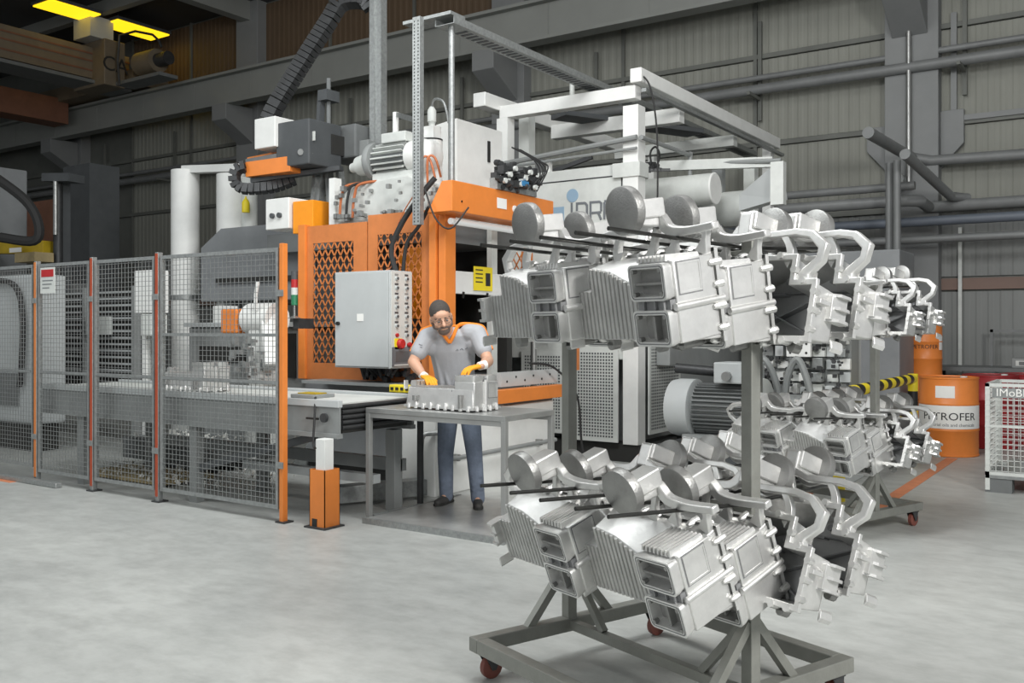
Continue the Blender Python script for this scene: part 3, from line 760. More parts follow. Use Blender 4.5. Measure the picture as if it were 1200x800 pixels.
# ------------------------------------------------------------------ trimming press
def diamond_panel(x0, x1, z0, z1, y, hx0, hx1, hz0, hz1, t, name='guard_panel'):
    MB().box(x0, hx0, y, y + .012, z0, z1).box(hx1, x1, y, y + .012, z0, z1).box(hx0, hx1, y, y + .012, z0, hz0).box(hx0, hx1, y, y + .012, hz1, z1).build(name, 'orange_dull', t)
    lat = MB(); dx, dz = .086, .145; wv = .014
    def seg(px, pz, s):
        # line through (px,pz) slope s*dz/dx clipped to the hole window
        m = s * dz / dx; pts = []
        for x in (hx0, hx1):
            z = pz + m * (x - px)
            if hz0 <= z <= hz1: pts.append((x, z))
        for z in (hz0, hz1):
            x = px + (z - pz) / m
            if hx0 < x < hx1: pts.append((x, z))
        if len(pts) >= 2 and (Vector(pts[0]) - Vector(pts[1])).length > .03: lat.ribbon([pts[0], pts[1]], wv, y + .002, y + .010)
    k = -40
    while k < 80:
        seg(hx0 + k * dx, hz0, 1); seg(hx0 + k * dx, hz0, -1); k += 1
    lat.build('diamond_lattice', 'orange_dull', t, kind='stuff')
t = thing('trimming_press', 'orange trimming press with diamond-mesh guards behind the worker', 'machine', (-6.2, 7.6, 0))
PY = 6.92
MB().box(-7.36, -7.26, PY - .03, PY + .05, .98, 2.58).build('corner_post', 'orange', t, bevel=.004)
diamond_panel(-7.26, -6.42, .98, 2.56, PY, -7.17, -6.60, 1.15, 2.38, t)
diamond_panel(-6.405, -5.60, .98, 2.62, PY, -6.28, -5.72, 1.15, 2.42, t)
MB().box(-5.60, -5.52, PY - .04, PY + .10, .95, 2.62).build('column', 'orange', t, bevel=.004)
MB().box(-5.50, -5.42, PY - .02, PY + .14, .90, 2.60).build('column', 'orange', t, bevel=.004)
# top shroud with its chamfered nose
MB().prism([(-5.49, 2.56), (-5.20, 2.56), (-5.20, 2.84), (-5.32, 2.84)], 6.72, 8.46).build('top_shroud', 'orange', t, bevel=.006)
MB().box(-5.197, -5.194, 7.42, 7.58, 2.66, 2.76).build('data_plate', 'paper', t)
MB().cyl((-5.20, 7.72, 2.68), (-5.19, 7.72, 2.68), .035, n=16).build('round_label', 'paper', t)
for y in (6.86, 6.86): MB().cyl((-5.20, y, 2.66), (-5.193, y, 2.66), .010, n=8).build('bolt', 'steel', t)
MB().cyl((-5.33, 6.86, 2.49), (-5.33, 8.4, 2.49), .030, n=12).build('tube_lamp', 'tube_light', t)
# interior, ram and bolster
MB().box(-7.22, -5.72, 8.35, 8.45, .95, 2.5).build('shade_plate', 'vdark', t)  # dark fill: the press interior's shade put into its colour
MB().box(-7.20, -5.60, PY + .25, 8.5, .75, 1.02).build('bolster', 'midgrey', t)
MB().box(-7.20, -5.70, PY + .3, 8.5, 2.35, 2.56).build('crown', 'midgrey', t)
MB().box(-6.95, -6.3, 7.3, 8.2, 1.3, 2.2).build('die_block', 'vdark', t)
MB().box(-6.2, -5.9, 7.15, 7.4, 1.6, 2.3).build('inner_cover', 'amber', t)
MB().box(-5.62, -5.56, 7.0, 9.0, 1.84, 2.06).build('cross_beam', 'white', t, bevel=.005)
for y in (7.35, 7.75): MB().cyl((-5.555, y, 1.80), (-5.545, y, 1.86), .012, n=8).build('pin', 'black', t)
s_ = MB().box(-5.552, -5.548, 7.52, 7.84, 1.88, 2.12).build('yellow_notice', 'yellow', t)
MB().box(-5.5475, -5.546, 7.72, 7.80, 1.93, 2.06).build('pictogram', 'ink', s_)
for z in (2.08, 2.04, 2.0, 1.96): MB().box(-5.5475, -5.546, 7.55, 7.67, z, z + .012).build('text_line', 'ink', s_)
diamond_panel(-7.2, -5.75, 2.06, 2.5, 8.9, -7.0, -5.9, 2.08, 2.48, t)
MB().box(-5.66, -5.60, 7.9, 8.0, 1.0, 2.55).build('guide_rod', 'offwhite', t)
MB().cyl((-5.7, 8.85, .7), (-5.7, 8.85, 2.0), .035, n=12).build('guide_rod', 'steel', t)
MB().box(-5.30, -5.24, 7.55, 8.60, .93, 1.07).build('slotted_rail', 'lightgrey', t)
for k in range(6): MB().cyl((-5.24, 7.65 + k * .16, .98 + .04 * (k % 2)), (-5.236, 7.65 + k * .16, .98 + .04 * (k % 2)), .012, n=8).build('hole', 'black', t)
MB().box(-5.26, -5.14, 7.35, 8.62, .78, .91).build('orange_bar', 'orange', t, bevel=.004)
MB().box(-5.70, -5.30, 7.0, 8.6, .74, .80).build('sill', 'grey', t)
MB().box(-5.66, -5.26, 6.55, 8.56, .0, .74).build('base_cover', 'white', t, bevel=.01)
MB().cyl((-5.20, 6.6, .33), (-5.20, 8.5, .33), .022, n=10).build('hydraulic_pipe', 'grey', t)
for y in (6.8, 8.2): MB().box(-5.26, -5.19, y, y + .03, .30, .36).build('pipe_clip', 'steel', t)
MB().box(-7.3, -5.68, 6.93, 8.5, .12, .95).build('base_cabinet', 'greenish', t, bevel=.01)
MB().box(-7.3, -5.68, 7.0, 8.5, .0, .12).build('base_plinth', 'vdark', t)
MB().box(-7.0, -5.75, 6.60, 6.92, .96, .99).build('shelf', 'grey', t)
fx = MB()
for k in range(26):
    x = random.uniform(-6.35, -5.75); fx.cbox((x, 6.84 + rnd(.05), 1.06 + rnd(.05)), (.04, .05, .05))
fx.build('fittings', 'dark_steel', t, kind='stuff')
MB().box(-5.18, -5.14, 8.85, 8.9, 1.05, 1.62).build('hanging_strip', 'orange_dull', t)

# low channel with swarf next to the platform
t = thing('floor_rail', 'low steel channel on the floor between the conveyor and the press', 'rail', (-5.5, 6.2, 0))
MB().bar((-5.72, 5.75, .10), (-5.35, 6.5, .10), .16, .14).build('channel', 'galv', t, bevel=.004)
MB().tube([(-5.33, 6.45, .12), (-5.33, 6.45, .52), (-5.28, 6.52, .57), (-5.2, 6.6, .57)], .022, sub=3).build('pipe', 'galv', t)

# control cabinet
t = thing('control_cabinet', 'light grey control cabinet with a column of buttons hanging on the orange guard', 'cabinet', (-6.15, 6.55, 1.13))
MB().box(-6.49, -5.79, 6.55, 6.86, 1.13, 2.04).build('body', 'lightgrey', t, bevel=.006)
MB().box(-6.475, -5.805, 6.540, 6.549, 1.145, 2.025).build('door', 'lightgrey', t, bevel=.003)
MB().cyl((-6.43, 6.54, 1.55), (-6.43, 6.515, 1.55), .018, n=12).build('lock', 'black', t)
MB().box(-6.19, -6.11, 6.536, 6.5395, 1.57, 1.64).build('label_plate', 'paper', t)
MB().box(-5.789, -5.780, 6.56, 6.85, 1.14, 2.03).build('button_panel', 'offwhite', t)
for r in range(7):
    z = 1.965 - r * .088
    for c_, y in enumerate((6.63, 6.77)):
        if r == 6 and c_ == 0: continue
        b = MB().cyl((-5.780, y, z), (-5.764, y, z), .019, n=14).build('push_button', 'lightgrey', t)
        MB().cyl((-5.7639, y, z), (-5.758, y, z), .013, n=12).build('button_cap', 'darkgrey', b)
        MB().box(-5.7795, -5.778, y - .025, y + .025, z + .026, z + .044).build('button_label', 'darkgrey' if (r + c_) % 3 else 'grey', t)
MB().cyl((-5.780, 6.63, 1.44), (-5.762, 6.63, 1.44), .018, n=12).build('push_button', 'red', t, label='small red push button')
s_ = MB().box(-5.780, -5.772, 6.60, 6.70, 1.31, 1.41).build('main_switch', 'yellow', t, label='yellow switch plate with a red rotary knob')
MB().lathe((-5.772, 6.67, 1.36), (-5.735, 6.67, 1.36), [(0, .048), (.8, .045), (1, .038)], 18).build('switch_knob', 'red', s_)
MB().lathe((-5.780, 6.79, 1.35), (-5.74, 6.79, 1.35), [(0, .015), (.5, .015), (.55, .025), (1, .02)], 14).build('stop_button', 'red', t)
s_ = MB().box(-5.780, -5.772, 6.565, 6.845, 1.15, 1.33).build('display', 'letter_grey', t)
MB().box(-5.772, -5.770, 6.61, 6.80, 1.19, 1.29).build('screen', 'screen', s_)
MB().box(-5.772, -5.7705, 6.59, 6.82, 1.155, 1.17).build('key_row', 'offwhite', s_)
fx = MB()
for k in range(14): fx.cyl((-6.3 + k * .035, 6.7 + rnd(.08), 1.13), (-6.3 + k * .035, 6.7 + rnd(.08), 1.05 + rnd(.02)), .014, n=6)
fx.build('cable_glands', 'dark_steel', t, kind='stuff')
def cable(pts, r, m, lab, sub=6, name='hose', cat='hose', group=None):
    o = MB().tube(pts, r, sub=sub).build(name, m); tag(o, lab, cat, group); return o
cable([(-5.85, 6.7, 2.04), (-5.92, 6.72, 2.25), (-5.80, 6.74, 2.5), (-5.60, 6.78, 2.75), (-5.5, 6.85, 2.9)], .026, 'rubber', 'thick black hose rising from the top of the control cabinet to the strut')
cable([(-5.83, 6.78, 2.04), (-5.80, 6.80, 2.3), (-5.66, 6.80, 2.45), (-5.5, 6.76, 2.62)], .018, 'rubber', 'thinner black hose beside the thick one above the control cabinet')
cable([(-6.0, 6.7, 2.04), (-5.9, 6.72, 2.12), (-5.85, 6.74, 2.5), (-5.6, 6.78, 2.85)], .006, 'copper', 'thin copper-coloured line rising from the control cabinet')
cable([(-5.5, 6.7, 2.78), (-5.36, 6.68, 2.5), (-5.2, 6.7, 2.4), (-5.12, 6.86, 2.6)], .008, 'rubber', 'black cable drooping below the orange press shroud')
cable([(-5.2, 8.0, 1.15), (-5.1, 8.3, 1.1), (-5.0, 8.6, .8), (-5.0, 8.7, .3), (-5.0, 8.8, .03)], .012, 'rubber', 'black cable hanging at the right end of the press bar')
# ------------------------------------------------------------------ machinery on top of the press
t = thing('press_head', 'pale cast machine head with pipes on top of the orange press', 'machine part', (-6.2, 7.6, 2.56))
MB().prism([(-6.95, 2.57), (-5.75, 2.57), (-5.75, 2.90), (-6.0, 3.02), (-6.75, 2.98), (-6.95, 2.82)], 7.05, 7.9).build('casting_body', 'offwhite', t, bevel=.03)
MB().box(-7.02, -6.94, 7.0, 7.1, 2.57, 3.05).build('side_plate', 'white', t)
for k in range(3):
    x = -6.85 + k * .09; MB().tube([(x, 6.98, 2.62), (x + .03, 6.98, 2.85), (x + .12, 7.0, 2.96), (x + .5, 7.2, 2.99)], .014, sub=5).build('pipe', 'copper' if k != 1 else 'rubber', t)
for k in range(2):
    x = -5.78 + k * .07; MB().tube([(x, 7.0, 2.85), (x, 7.0, 3.12), (x + .05, 7.05, 3.13), (x + .08, 7.1, 2.95)], .012, sub=4).build('pipe', 'copper', t)
fx = MB()
for k in range(60):
    x = random.uniform(-6.9, -5.6); a_ = random.uniform(.02, .05); fx.cbox((x, 6.98 + rnd(.05), random.uniform(2.6, 2.95) if k % 2 else 2.64), (a_, a_, a_))
fx.build('fittings', 'steel', t, kind='stuff')
t = thing('electric_motor', 'white finned electric motor with round flange on top of the press', 'motor', (-6.1, 7.4, 3.0))
mc = V(-6.26, 7.2, 3.20)
MB().lathe(mc + V(-.62, 0, -.03), mc + V(-.30, 0, 0), [(0, .05), (.3, .06), (.32, .10), (.9, .12), (1, .12)], 20).build('gear_nose', 'offwhite', t)
MB().lathe(mc + V(-.32, 0, 0), mc + V(-.25, 0, 0), [(0, .19), (.5, .20), (1, .19)], 24).build('flange', 'grey', t)
MB().cyl(mc + V(-.25, 0, 0), mc + V(.22, 0, 0), .135, n=20).build('stator', 'midgrey', t)
for k in range(18):
    a_ = 2 * PI * k / 18; dv = V(0, math.cos(a_), math.sin(a_))
    MB().bar(mc + V(-.22, 0, 0) + dv * .15, mc + V(.18, 0, 0) + dv * .15, .012, .045, up=tuple(dv)).build('cooling_fin', 'offwhite', t)
MB().lathe(mc + V(.2, 0, 0), mc + V(.5, 0, 0), [(0, .16), (.5, .17), (.9, .14), (1, .1)], 20).build('fan_cover', 'white', t)
MB().box(mc.x - .12, mc.x + .2, mc.y - .12, mc.y + .1, mc.z + .15, mc.z + .25).build('terminal_box', 'offwhite', t, bevel=.01)
MB().box(mc.x - .25, mc.x + .3, mc.y - .1, mc.y + .1, mc.z - .25, mc.z - .14).build('foot', 'offwhite', t)
t = thing('hydraulic_accumulator', 'white upright cylinder with hose cap behind the perforated strut', 'cylinder', (-5.75, 7.6, 2.9))
X, Y = at(506, 9.35)
MB().cyl((X, Y, 2.5), (X, Y, 3.36), .105, n=20).build('cylinder', 'white', t)
MB().cyl((X, Y, 3.36), (X, Y, 3.375), .108, n=20).build('ring', 'black', t)
MB().box(X - .07, X + .07, Y - .06, Y + .06, 3.375, 3.50).build('head', 'white', t)
MB().lathe((X, Y, 3.50), (X, Y, 3.70), [(0, .03), (.2, .035), (.25, .045), (.8, .045), (1, .02)], 12).build('cap', 'offwhite', t)
MB().tube([(X, Y, 3.68), (X + .06, Y - .03, 3.76), (X + .2, Y - .06, 3.70), (X + .25, Y - .05, 3.5)], .012, sub=5).build('hose', 'galv', t)
t = thing('electrical_enclosure', 'white sloping enclosure with black handle above the orange shroud', 'cabinet', (-5.2, 8.3, 2.84))
MB().rings([[(-6.32, 7.83, 2.56), (-6.0, 7.83, 2.56), (-6.0, 8.67, 2.56), (-6.32, 8.67, 2.56)], [(-6.28, 7.83, 3.66), (-6.0, 7.83, 3.70), (-6.0, 8.67, 3.70), (-6.28, 8.67, 3.66)]]).build('body', 'white', t, bevel=.006)
MB().box(-5.998, -5.985, 8.38, 8.42, 3.32, 3.55).build('handle', 'black', t)
t = thing('valve_cluster', 'cluster of black valves and hoses on the orange shroud', 'valves', (-5.3, 7.6, 2.84))
fx = MB()
for k in range(55):
    fx.M = None; y = random.uniform(7.4, 8.1); x = -5.22 + rnd(.06); z = random.uniform(2.86, 3.12)
    r_ = random.uniform(.015, .035)
    if k % 2: fx.cyl((x, y, z), (x + random.uniform(.04, .1), y + rnd(.03), z + rnd(.03)), r_, n=8)
    else: fx.cbox((x, y, z), (r_ * 2.4, r_ * 2, r_ * 2))
fx.build('valve_bodies', 'dark_steel', t, kind='stuff')
for k in range(7): MB().cyl((-5.14, 7.45 + k * .09, 2.92 + .07 * (k % 3)), (-5.11, 7.45 + k * .09, 2.92 + .07 * (k % 3)), .026, n=12).build('knob', 'offwhite', t)
MB().cbox((-5.13, 7.78, 2.93), (.05, .12, .05)).build('solenoid', 'valve_blue', t)
for k in range(4):
    y = 7.95 + k * .05; MB().tube([(-5.18, y, 2.9), (-5.12, y + .12, 3.05 + k * .03), (-5.15, y + .05, 3.2), (-5.25, y - .2, 3.3)], .008, sub=4).build('hose', 'rubber', t)
MB().box(-5.27, -5.18, 7.4, 8.1, 2.84, 2.95).build('manifold', 'galv', t)
# perforated strut + tray
t = thing('cable_tray', 'long perforated steel cable tray running back from the strut to the wall', 'cable tray', (-5.4, 8, 4.2))
MB().box(-5.50, -5.28, 6.85, 14.9, 4.30, 4.305).build('bottom', 'galv', t)
for x in (-5.50, -5.285): MB().box(x, x + .006, 6.85, 14.9, 4.305, 4.37).build('side_rail', 'galv', t)
MB().box(-5.85, -5.28, 6.80, 7.02, 4.37, 4.40).build('top_bracket', 'galv', t)
hol = MB()
for k in range(90): hol.box(-5.46, -5.33, 7.1 + k * .085, 7.14 + k * .085, 4.296, 4.2995)
hol.build('slots', 'darkgrey', t, kind='stuff')
t = thing('perforated_strut', 'tall perforated steel upright in front of the press top', 'strut', (-5.74, 6.75, 2.45))
X, Y = at(488, 8.62)
MB().box(X - .045, X + .045, Y - .003, Y + .003, 2.45, 4.35).build('face', 'galv', t); MB().box(X - .045, X - .038, Y, Y + .05, 2.45, 4.35).build('side', 'galv', t); MB().box(X + .038, X + .045, Y, Y + .05, 2.45, 4.35).build('side', 'galv', t)
hol = MB()
for k in range(60):
    for x in (-.022, .022): hol.cbox((X + x, Y - .0032, 2.48 + k * .031), (.012, .001, .016))
hol.build('perforations', 'vdark', t, kind='stuff')
X, Y = at(529, 8.75)
o = MB().cyl((X, Y, 2.83), (X, Y, 4.30), .03, n=12).build('support_pole', 'galv'); tag(o, 'smooth round steel pole standing on the orange shroud under the tray', 'pole')
# white elbow bar + slotted arm
t = thing('bracket_arm', 'white upright with a slotted arm reaching to the perforated strut', 'bracket', (-6.3, 7.5, 3.2))
MB().cyl((-6.42, 7.35, 3.35), (-6.42, 7.35, 3.72), .032, n=10).build('upright', 'white', t)
MB().bar((-6.42, 7.35, 3.70), (-5.72, 6.9, 3.46), .01, .05).build('slotted_arm', 'galv', t)
MB().box(-6.48, -6.36, 7.3, 7.4, 3.2, 3.36).build('base', 'offwhite', t)

# ------------------------------------------------------------------ extractor arm, upper left
t = thing('extractor_arm', 'dark grey linear extractor with orange beams and cable chains, upper left', 'robot arm', (-7.3, 8.2, 3.0))
def P(px, py, d): X, Y = at(px, d); return V(X, Y, zat(py, d))
dA = 10.6
c0 = P(362, 172, dA)
MB().cbox(c0, (.52, .5, .50)).build('gearbox', 'darkgrey', t, bevel=.015)
MB().cbox(P(322, 158, dA + .1) + V(0, 0, 0), (.34, .3, .34)).build('junction_box', 'white', t, bevel=.01)
MB().cbox(P(412, 170, dA + .3), (.50, .4, .38)).build('drive_housing', 'midgrey', t, bevel=.02)
MB().cbox(P(433, 180, dA + .1), (.14, .2, .28)).build('end_plate', 'grey', t, bevel=.01)
MB().cbox(P(392, 172, dA + .1), (.20, .3, .22)).build('coupling', 'vdark', t)
MB().cbox(P(363, 160, dA - .28), (.16, .01, .10)).build('data_plate', 'offwhite', t)
for q in ((352, 178), (363, 180), (358, 184)): MB().cyl(P(q[0], q[1], dA - .3), P(q[0], q[1], dA - .22) + V(0, .1, 0), .035, n=10).build('fitting', 'steel', t)
MB().bar(P(294, 200, dA + .2), P(346, 193, dA - .1), .18, .17).build('orange_beam', 'orange', t, bevel=.004)
MB().bar(P(294, 188, dA + .5), P(342, 178, dA + .2), .12, .05).build('orange_beam', 'orange', t)
MB().bar(P(294, 191, dA + .3), P(346, 182, dA - .1), .16, .07).build('guide_rail', 'midgrey', t)
MB().bar(P(296, 212, dA + .2), P(400, 197, dA - .1), .10, .05).build('guide_rail', 'darkgrey', t)
def chain(pts, r, name='cable_chain'):
    P_ = [Vector(p) for p in pts]; Q = []
    for i in range(len(P_) - 1):
        a = P_[max(i - 1, 0)]; b = P_[i]; c = P_[i + 1]; d = P_[min(i + 2, len(P_) - 1)]
        for k in range(10):
            u = k / 10; Q.append(0.5 * ((2 * b) + (c - a) * u + (2 * a - 5 * b + 4 * c - d) * u * u + (3 * b - a - 3 * c + d) * u ** 3))
    Q.append(P_[-1]); acc = [Q[0]]
    for q in Q:
        if (q - acc[-1]).length > .055: acc.append(q)
    sp = MB().tube(acc, r * .45, n=6).build(name, 'black', t)
    for a, b in zip(acc, acc[1:]): MB().bar(a, a.lerp(b, .86), r * 2, r * 1.6, up=(.3, -.9, .3)).build('chain_link', 'dark_steel', sp)
    return sp
dC = dA + .1
chain([P(345, 210, dC), P(320, 219, dC), P(285, 221, dC), P(275, 212, dC), P(277, 199, dC), P(290, 194, dC)], .055)
chain([P(318, 164, dC + .3), P(311, 158, dC + .3), P(320, 130, dC + .3), P(350, 80, dC + .3), P(385, 25, dC + .3), P(400, 3, dC + .3), P(425, 0, dC + .3), P(436, 12, dC + .3)], .085)
MB().bar(P(437, 175, dC), P(437, -60, dC), .045, .07).build('vertical_rail', 'galv', t)
MB().bar(P(446, 175, dC), P(446, -60, dC), .10, .10).build('vertical_rail', 'galv', t)
MB().cyl(P(385, 150, dC), P(385, 92, dC), .025, n=8).build('mast', 'midgrey', t)
MB().cbox(P(385, 113, dC), (.14, .2, .12)).build('mast_head', 'darkgrey', t)
MB().bar(P(375, 145, dC), P(377, 108, dC), .08, .05).build('mast_strut', 'darkgrey', t)
for q0, q1 in (((372, 198), (366, 240)), ((398, 200), (405, 240)), ((385, 198), (390, 240)), ((378, 200), (372, 246))):
    MB().bar(P(q0[0], q0[1], dA + .2), P(q1[0], q1[1] + 25, dA + .2), .09, .05).build('pedestal_strut', 'galv', t)
MB().box(-8.10, -7.40, 8.65, 9.12, 0, 2.9).build('pedestal', 'midgrey', t)
t = thing('switch_box', 'white switch box with two dark knobs left of the orange guard', 'box', (-7.9, 7.9, 2.6))
q = P(337, 252, 10.2)
MB().cbox(q, (.36, .3, .33)).build('body', 'white', t, bevel=.01)
for dx in (-.06, .05): MB().cyl(q + V(dx, -.15, -.02), q + V(dx, -.18, -.02), .028, n=12).build('knob', 'darkgrey', t)
q = P(365, 251, 10.0)
o = MB().cbox(q - V(0, 0, .04), (.30, .25, .34)).build('orange_cover', 'amber', bevel=.006); tag(o, 'amber box cover between the white switch box and the press head', 'cover')

# ------------------------------------------------------------------ white ducts left of the hood
t = thing('white_duct', 'tall white vertical duct left of the grey hood', 'duct', (-10.6, 8.6, 0), 'white ventilation ducts')
X, Y = at(217, 13.0)
MB().cyl((X, Y, 0), (X, Y, zat(200, 13.0)), .19, n=24).build('pipe', 'white', t)
MB().cyl((X, Y, 1.9), (X, Y, 1.96), .215, n=24).build('collar', 'galv', t)
X2, Y2 = at(272, 12.4)
t = thing('white_duct', 'second white duct beside the cable chain with a yellow bottle shape on it', 'duct', (X2, Y2, 0), 'white ventilation ducts')
MB().cyl((X2, Y2, 0), (X2, Y2, zat(205, 12.4)), .20, n=24).build('pipe', 'white', t)
MB().cyl((X2 + .28, Y2 + .05, 0), (X2 + .28, Y2 + .05, zat(210, 12.4)), .10, n=20).build('pipe', 'offwhite', t)
o = MB().bar((X, Y, zat(199, 13.0)), (X2 + .5, Y2 + .1, zat(199, 12.4)), .14, .10).build('duct_header', 'white'); tag(o, 'white horizontal header joining the tops of the two ducts', 'duct')
X3, Y3 = at(288, 12.08)
o = MB().lathe((X3, Y3, zat(248, 12)), (X3, Y3, zat(229, 12)), [(0, .05), (.6, .05), (.75, .035), (.9, .012), (1, .012)], 12).build('yellow_cylinder', 'yellow'); tag(o, 'small yellow bottle-shaped cylinder on the second white duct', 'cylinder')

# ------------------------------------------------------------------ die casting machine behind
t = thing('die_casting_machine', 'large pale machine panel with a blue square and lettering behind the trolley', 'machine', (-5.6, 11, 0))
MX, MY = -4.77, 9.5
MB().box(-6.9, MX - .12, MY, MY + .12, 1.15, 3.36).build('front_panel', 'offwhite', t, bevel=.01)
MB().box(-6.9, MX - .16, MY - .006, MY, 2.63, 3.22).build('inset_panel', 'offwhite', t, bevel=.003)
MB().box(-6.9, MX - .16, MY - .008, MY - .001, 3.22, 3.235).build('seam', 'dark_steel', t)
MB().box(-6.9, MX - .16, MY - .008, MY - .001, 2.615, 2.63).build('seam', 'dark_steel', t)
MB().box(MX - .172, MX - .16, MY - .008, MY - .001, 1.9, 3.235).build('seam', 'dark_steel', t)
MB().box(MX - .14, MX + .05, MY - .03, MY + .16, .2, 4.0).build('corner_column', 'white', t, bevel=.006)
MB().box(MX - .26, MX + .08, MY - .05, MY + .18, 3.20, 3.36).build('column_bracket', 'offwhite', t)
MB().box(-6.9, MX - .13, MY + .3, MY + 3.9, .2, 2.9).build('body', 'grey', t)
# perforated panels
def perf(x0, x1, z0, z1, y, axis, nm='perforated_panel'):
    p = MB(); h_ = MB()
    if axis == 'y':
        p.box(x0, x1, y - .02, y, z0, z1); pr = p.build(nm, 'offwhite', t)
        g = MB(); st_ = .036; x = x0 + .05
        while x < x1 - .05:
            z = z0 + .05
            while z < z1 - .05: g.add([(x, y - .0215, z), (x + .022, y - .0215, z), (x + .022, y - .0215, z + .022), (x, y - .0215, z + .022)], [(0, 1, 2, 3)]); z += st_
            x += st_
    else:
        p.box(y, y + .02, x0, x1, z0, z1); pr = p.build(nm, 'offwhite', t)
        g = MB(); st_ = .036; x = x0 + .05
        while x < x1 - .05:
            z = z0 + .05
            while z < z1 - .05: g.add([(y + .0215, x, z), (y + .0215, x + .022, z), (y + .0215, x + .022, z + .022), (y + .0215, x, z + .022)], [(0, 1, 2, 3)]); z += st_
            x += st_
    g.build('perforations', 'darkgrey', pr, kind='stuff')
perf(-6.25, -5.68, .28, 1.24, MY - .05, 'y'); perf(-5.66, -4.95, .22, 1.26, MY - .05, 'y'); perf(MY + .2, MY + 1.05, .30, 1.4, MX + .06, 'x')
MB().box(-6.3, MX + .05, MY + .0, MY + 1.0, .0, .2).build('plinth', 'vdark', t)
MB().box(MX + .09, MX + .26, MY + .35, MY + .75, 1.08, 1.5).build('side_box', 'grey', t, bevel=.01)
# lettering: blue square with dot, then outlined capitals
yb = MY - .012
MB().cyl((-5.575, MY - .006, 3.05), (-5.575, yb - .001, 3.05), .078, n=24).build('blue_dot', 'blue', t)
MB().box(-5.85, -5.69, yb, MY - .006, 2.745, 2.93).build('blue_square', 'blue', t)
z0, z1, w_ = 2.745, 2.965, .027
def letter(x, paths):
    m_ = MB()
    for k, pth in enumerate(paths): m_.ribbon([(x + q[0], q[1]) for q in pth], w_, yb - .0004 * k, MY - .006)
    return m_.build('letter', 'letter_grey', t)
zm = z0 + .085; h0, h1 = z0 + w_ / 2, z1 - w_ / 2
letter(-5.585, [[(0, z0), (0, z1)]])
letter(-5.515, [[(0, z0), (0, z1)], [(0, h0), (.11, h0)], [(0, h1), (.11, h1)], [(.11, h0), (.135, h0 + .03)], [(.11, h1), (.135, h1 - .03)], [(.135, h0 + .02), (.135, h1 - .02)]])
letter(-5.335, [[(0, z0), (0, z1)], [(0, h1), (.12, h1)], [(.12, h1), (.14, h1 - .02)], [(.14, zm + .01), (.14, h1 - .01)], [(0, zm), (.14, zm)], [(.10, zm), (.14, z0)]])
letter(-5.155, [[(0, z0), (0, h1 - .01)], [(0, h1), (.14, h1)], [(.14, z0), (.14, z1)], [(0, zm), (.14, zm)]])
# top frame
t = thing('gantry_frame', 'white steel frame on top of the pale machine behind', 'frame', (-5.6, 11.5, 3.3))
FT = 4.08
MB().box(-6.62, MX, MY, MY + .15, FT, FT + .15).build('beam', 'white', t, bevel=.005)
MB().box(-6.62, MX, MY + 1.2, MY + 1.35, FT - .05, FT + .13).build('beam', 'white', t, bevel=.005)
MB().box(-6.62, MX, MY + 3.0, MY + 3.15, FT - .05, FT + .1).build('beam', 'offwhite', t, bevel=.005)
MB().box(MX - .04, MX + .10, MY - .05, 14.2, FT + .16, FT + .32).build('rail', 'white', t, bevel=.01)
MB().box(MX + .1, MX + .16, MY - .05, 14.2, FT + .04, FT + .08).build('rail', 'galv', t)
MB().box(-6.80, -6.62, MY - .3, 14.0, FT + .10, FT + .27).build('rail', 'white', t, bevel=.01)
MB().box(-6.66, -6.50, MY, MY + .15, 3.0, FT).build('leg', 'white', t); MB().box(-6.60, -6.45, MY + .4, MY + .55, 2.9, FT + .1).build('leg', 'offwhite', t)
MB().box(MX - .08, MX + .05, 13.9, 14.05, .0, FT + .2).build('leg', 'white', t)
MB().box(-6.6, -6.5, 13.6, 13.75, .0, FT + .2).build('leg', 'white', t)
MB().cyl((-6.7, MY - .03, 3.50), (MX + .06, MY - .08, 3.62), .032, n=8).build('pipe', 'grey', t)
MB().cyl((-6.7, MY - .03, 3.46), (MX + .06, MY - .08, 3.50), .018, n=8).build('pipe', 'grey', t)
MB().tube([(MX + .1, MY - .05, 3.62), (MX + .1, MY + 1.2, 3.62), (MX + .1, MY + 1.28, 3.55), (MX + .1, MY + 1.3, 2.4)], .028, sub=3).build('pipe', 'grey', t)
MB().bar((-6.2, 10.2, FT + .12), (-5.2, 12.2, FT + .12), .35, .06).build('ladder_tray', 'darkgrey', t)
MB().box(-5.95, -5.90, MY + .02, MY + .07, 3.28, 3.52).build('stub', 'white', t)
MB().cyl((-5.62, MY + .06, FT + .15), (-5.62, MY + .06, FT + .42), .03, n=8).build('air_valve', 'offwhite', t)
MB().bar((-6.4, MY + .5, 3.40), (-5.6, MY + .5, 3.58), .04, .05).build('rack_bar', 'dark_steel', t)
cable([(MX + .06, MY + .02, 4.34), (MX + .2, MY - .02, 4.15), (MX + .27, MY, 3.6), (MX + .27, MY, 2.6)], .010, 'rubber', 'thin black cable hanging from the corner of the white gantry frame')
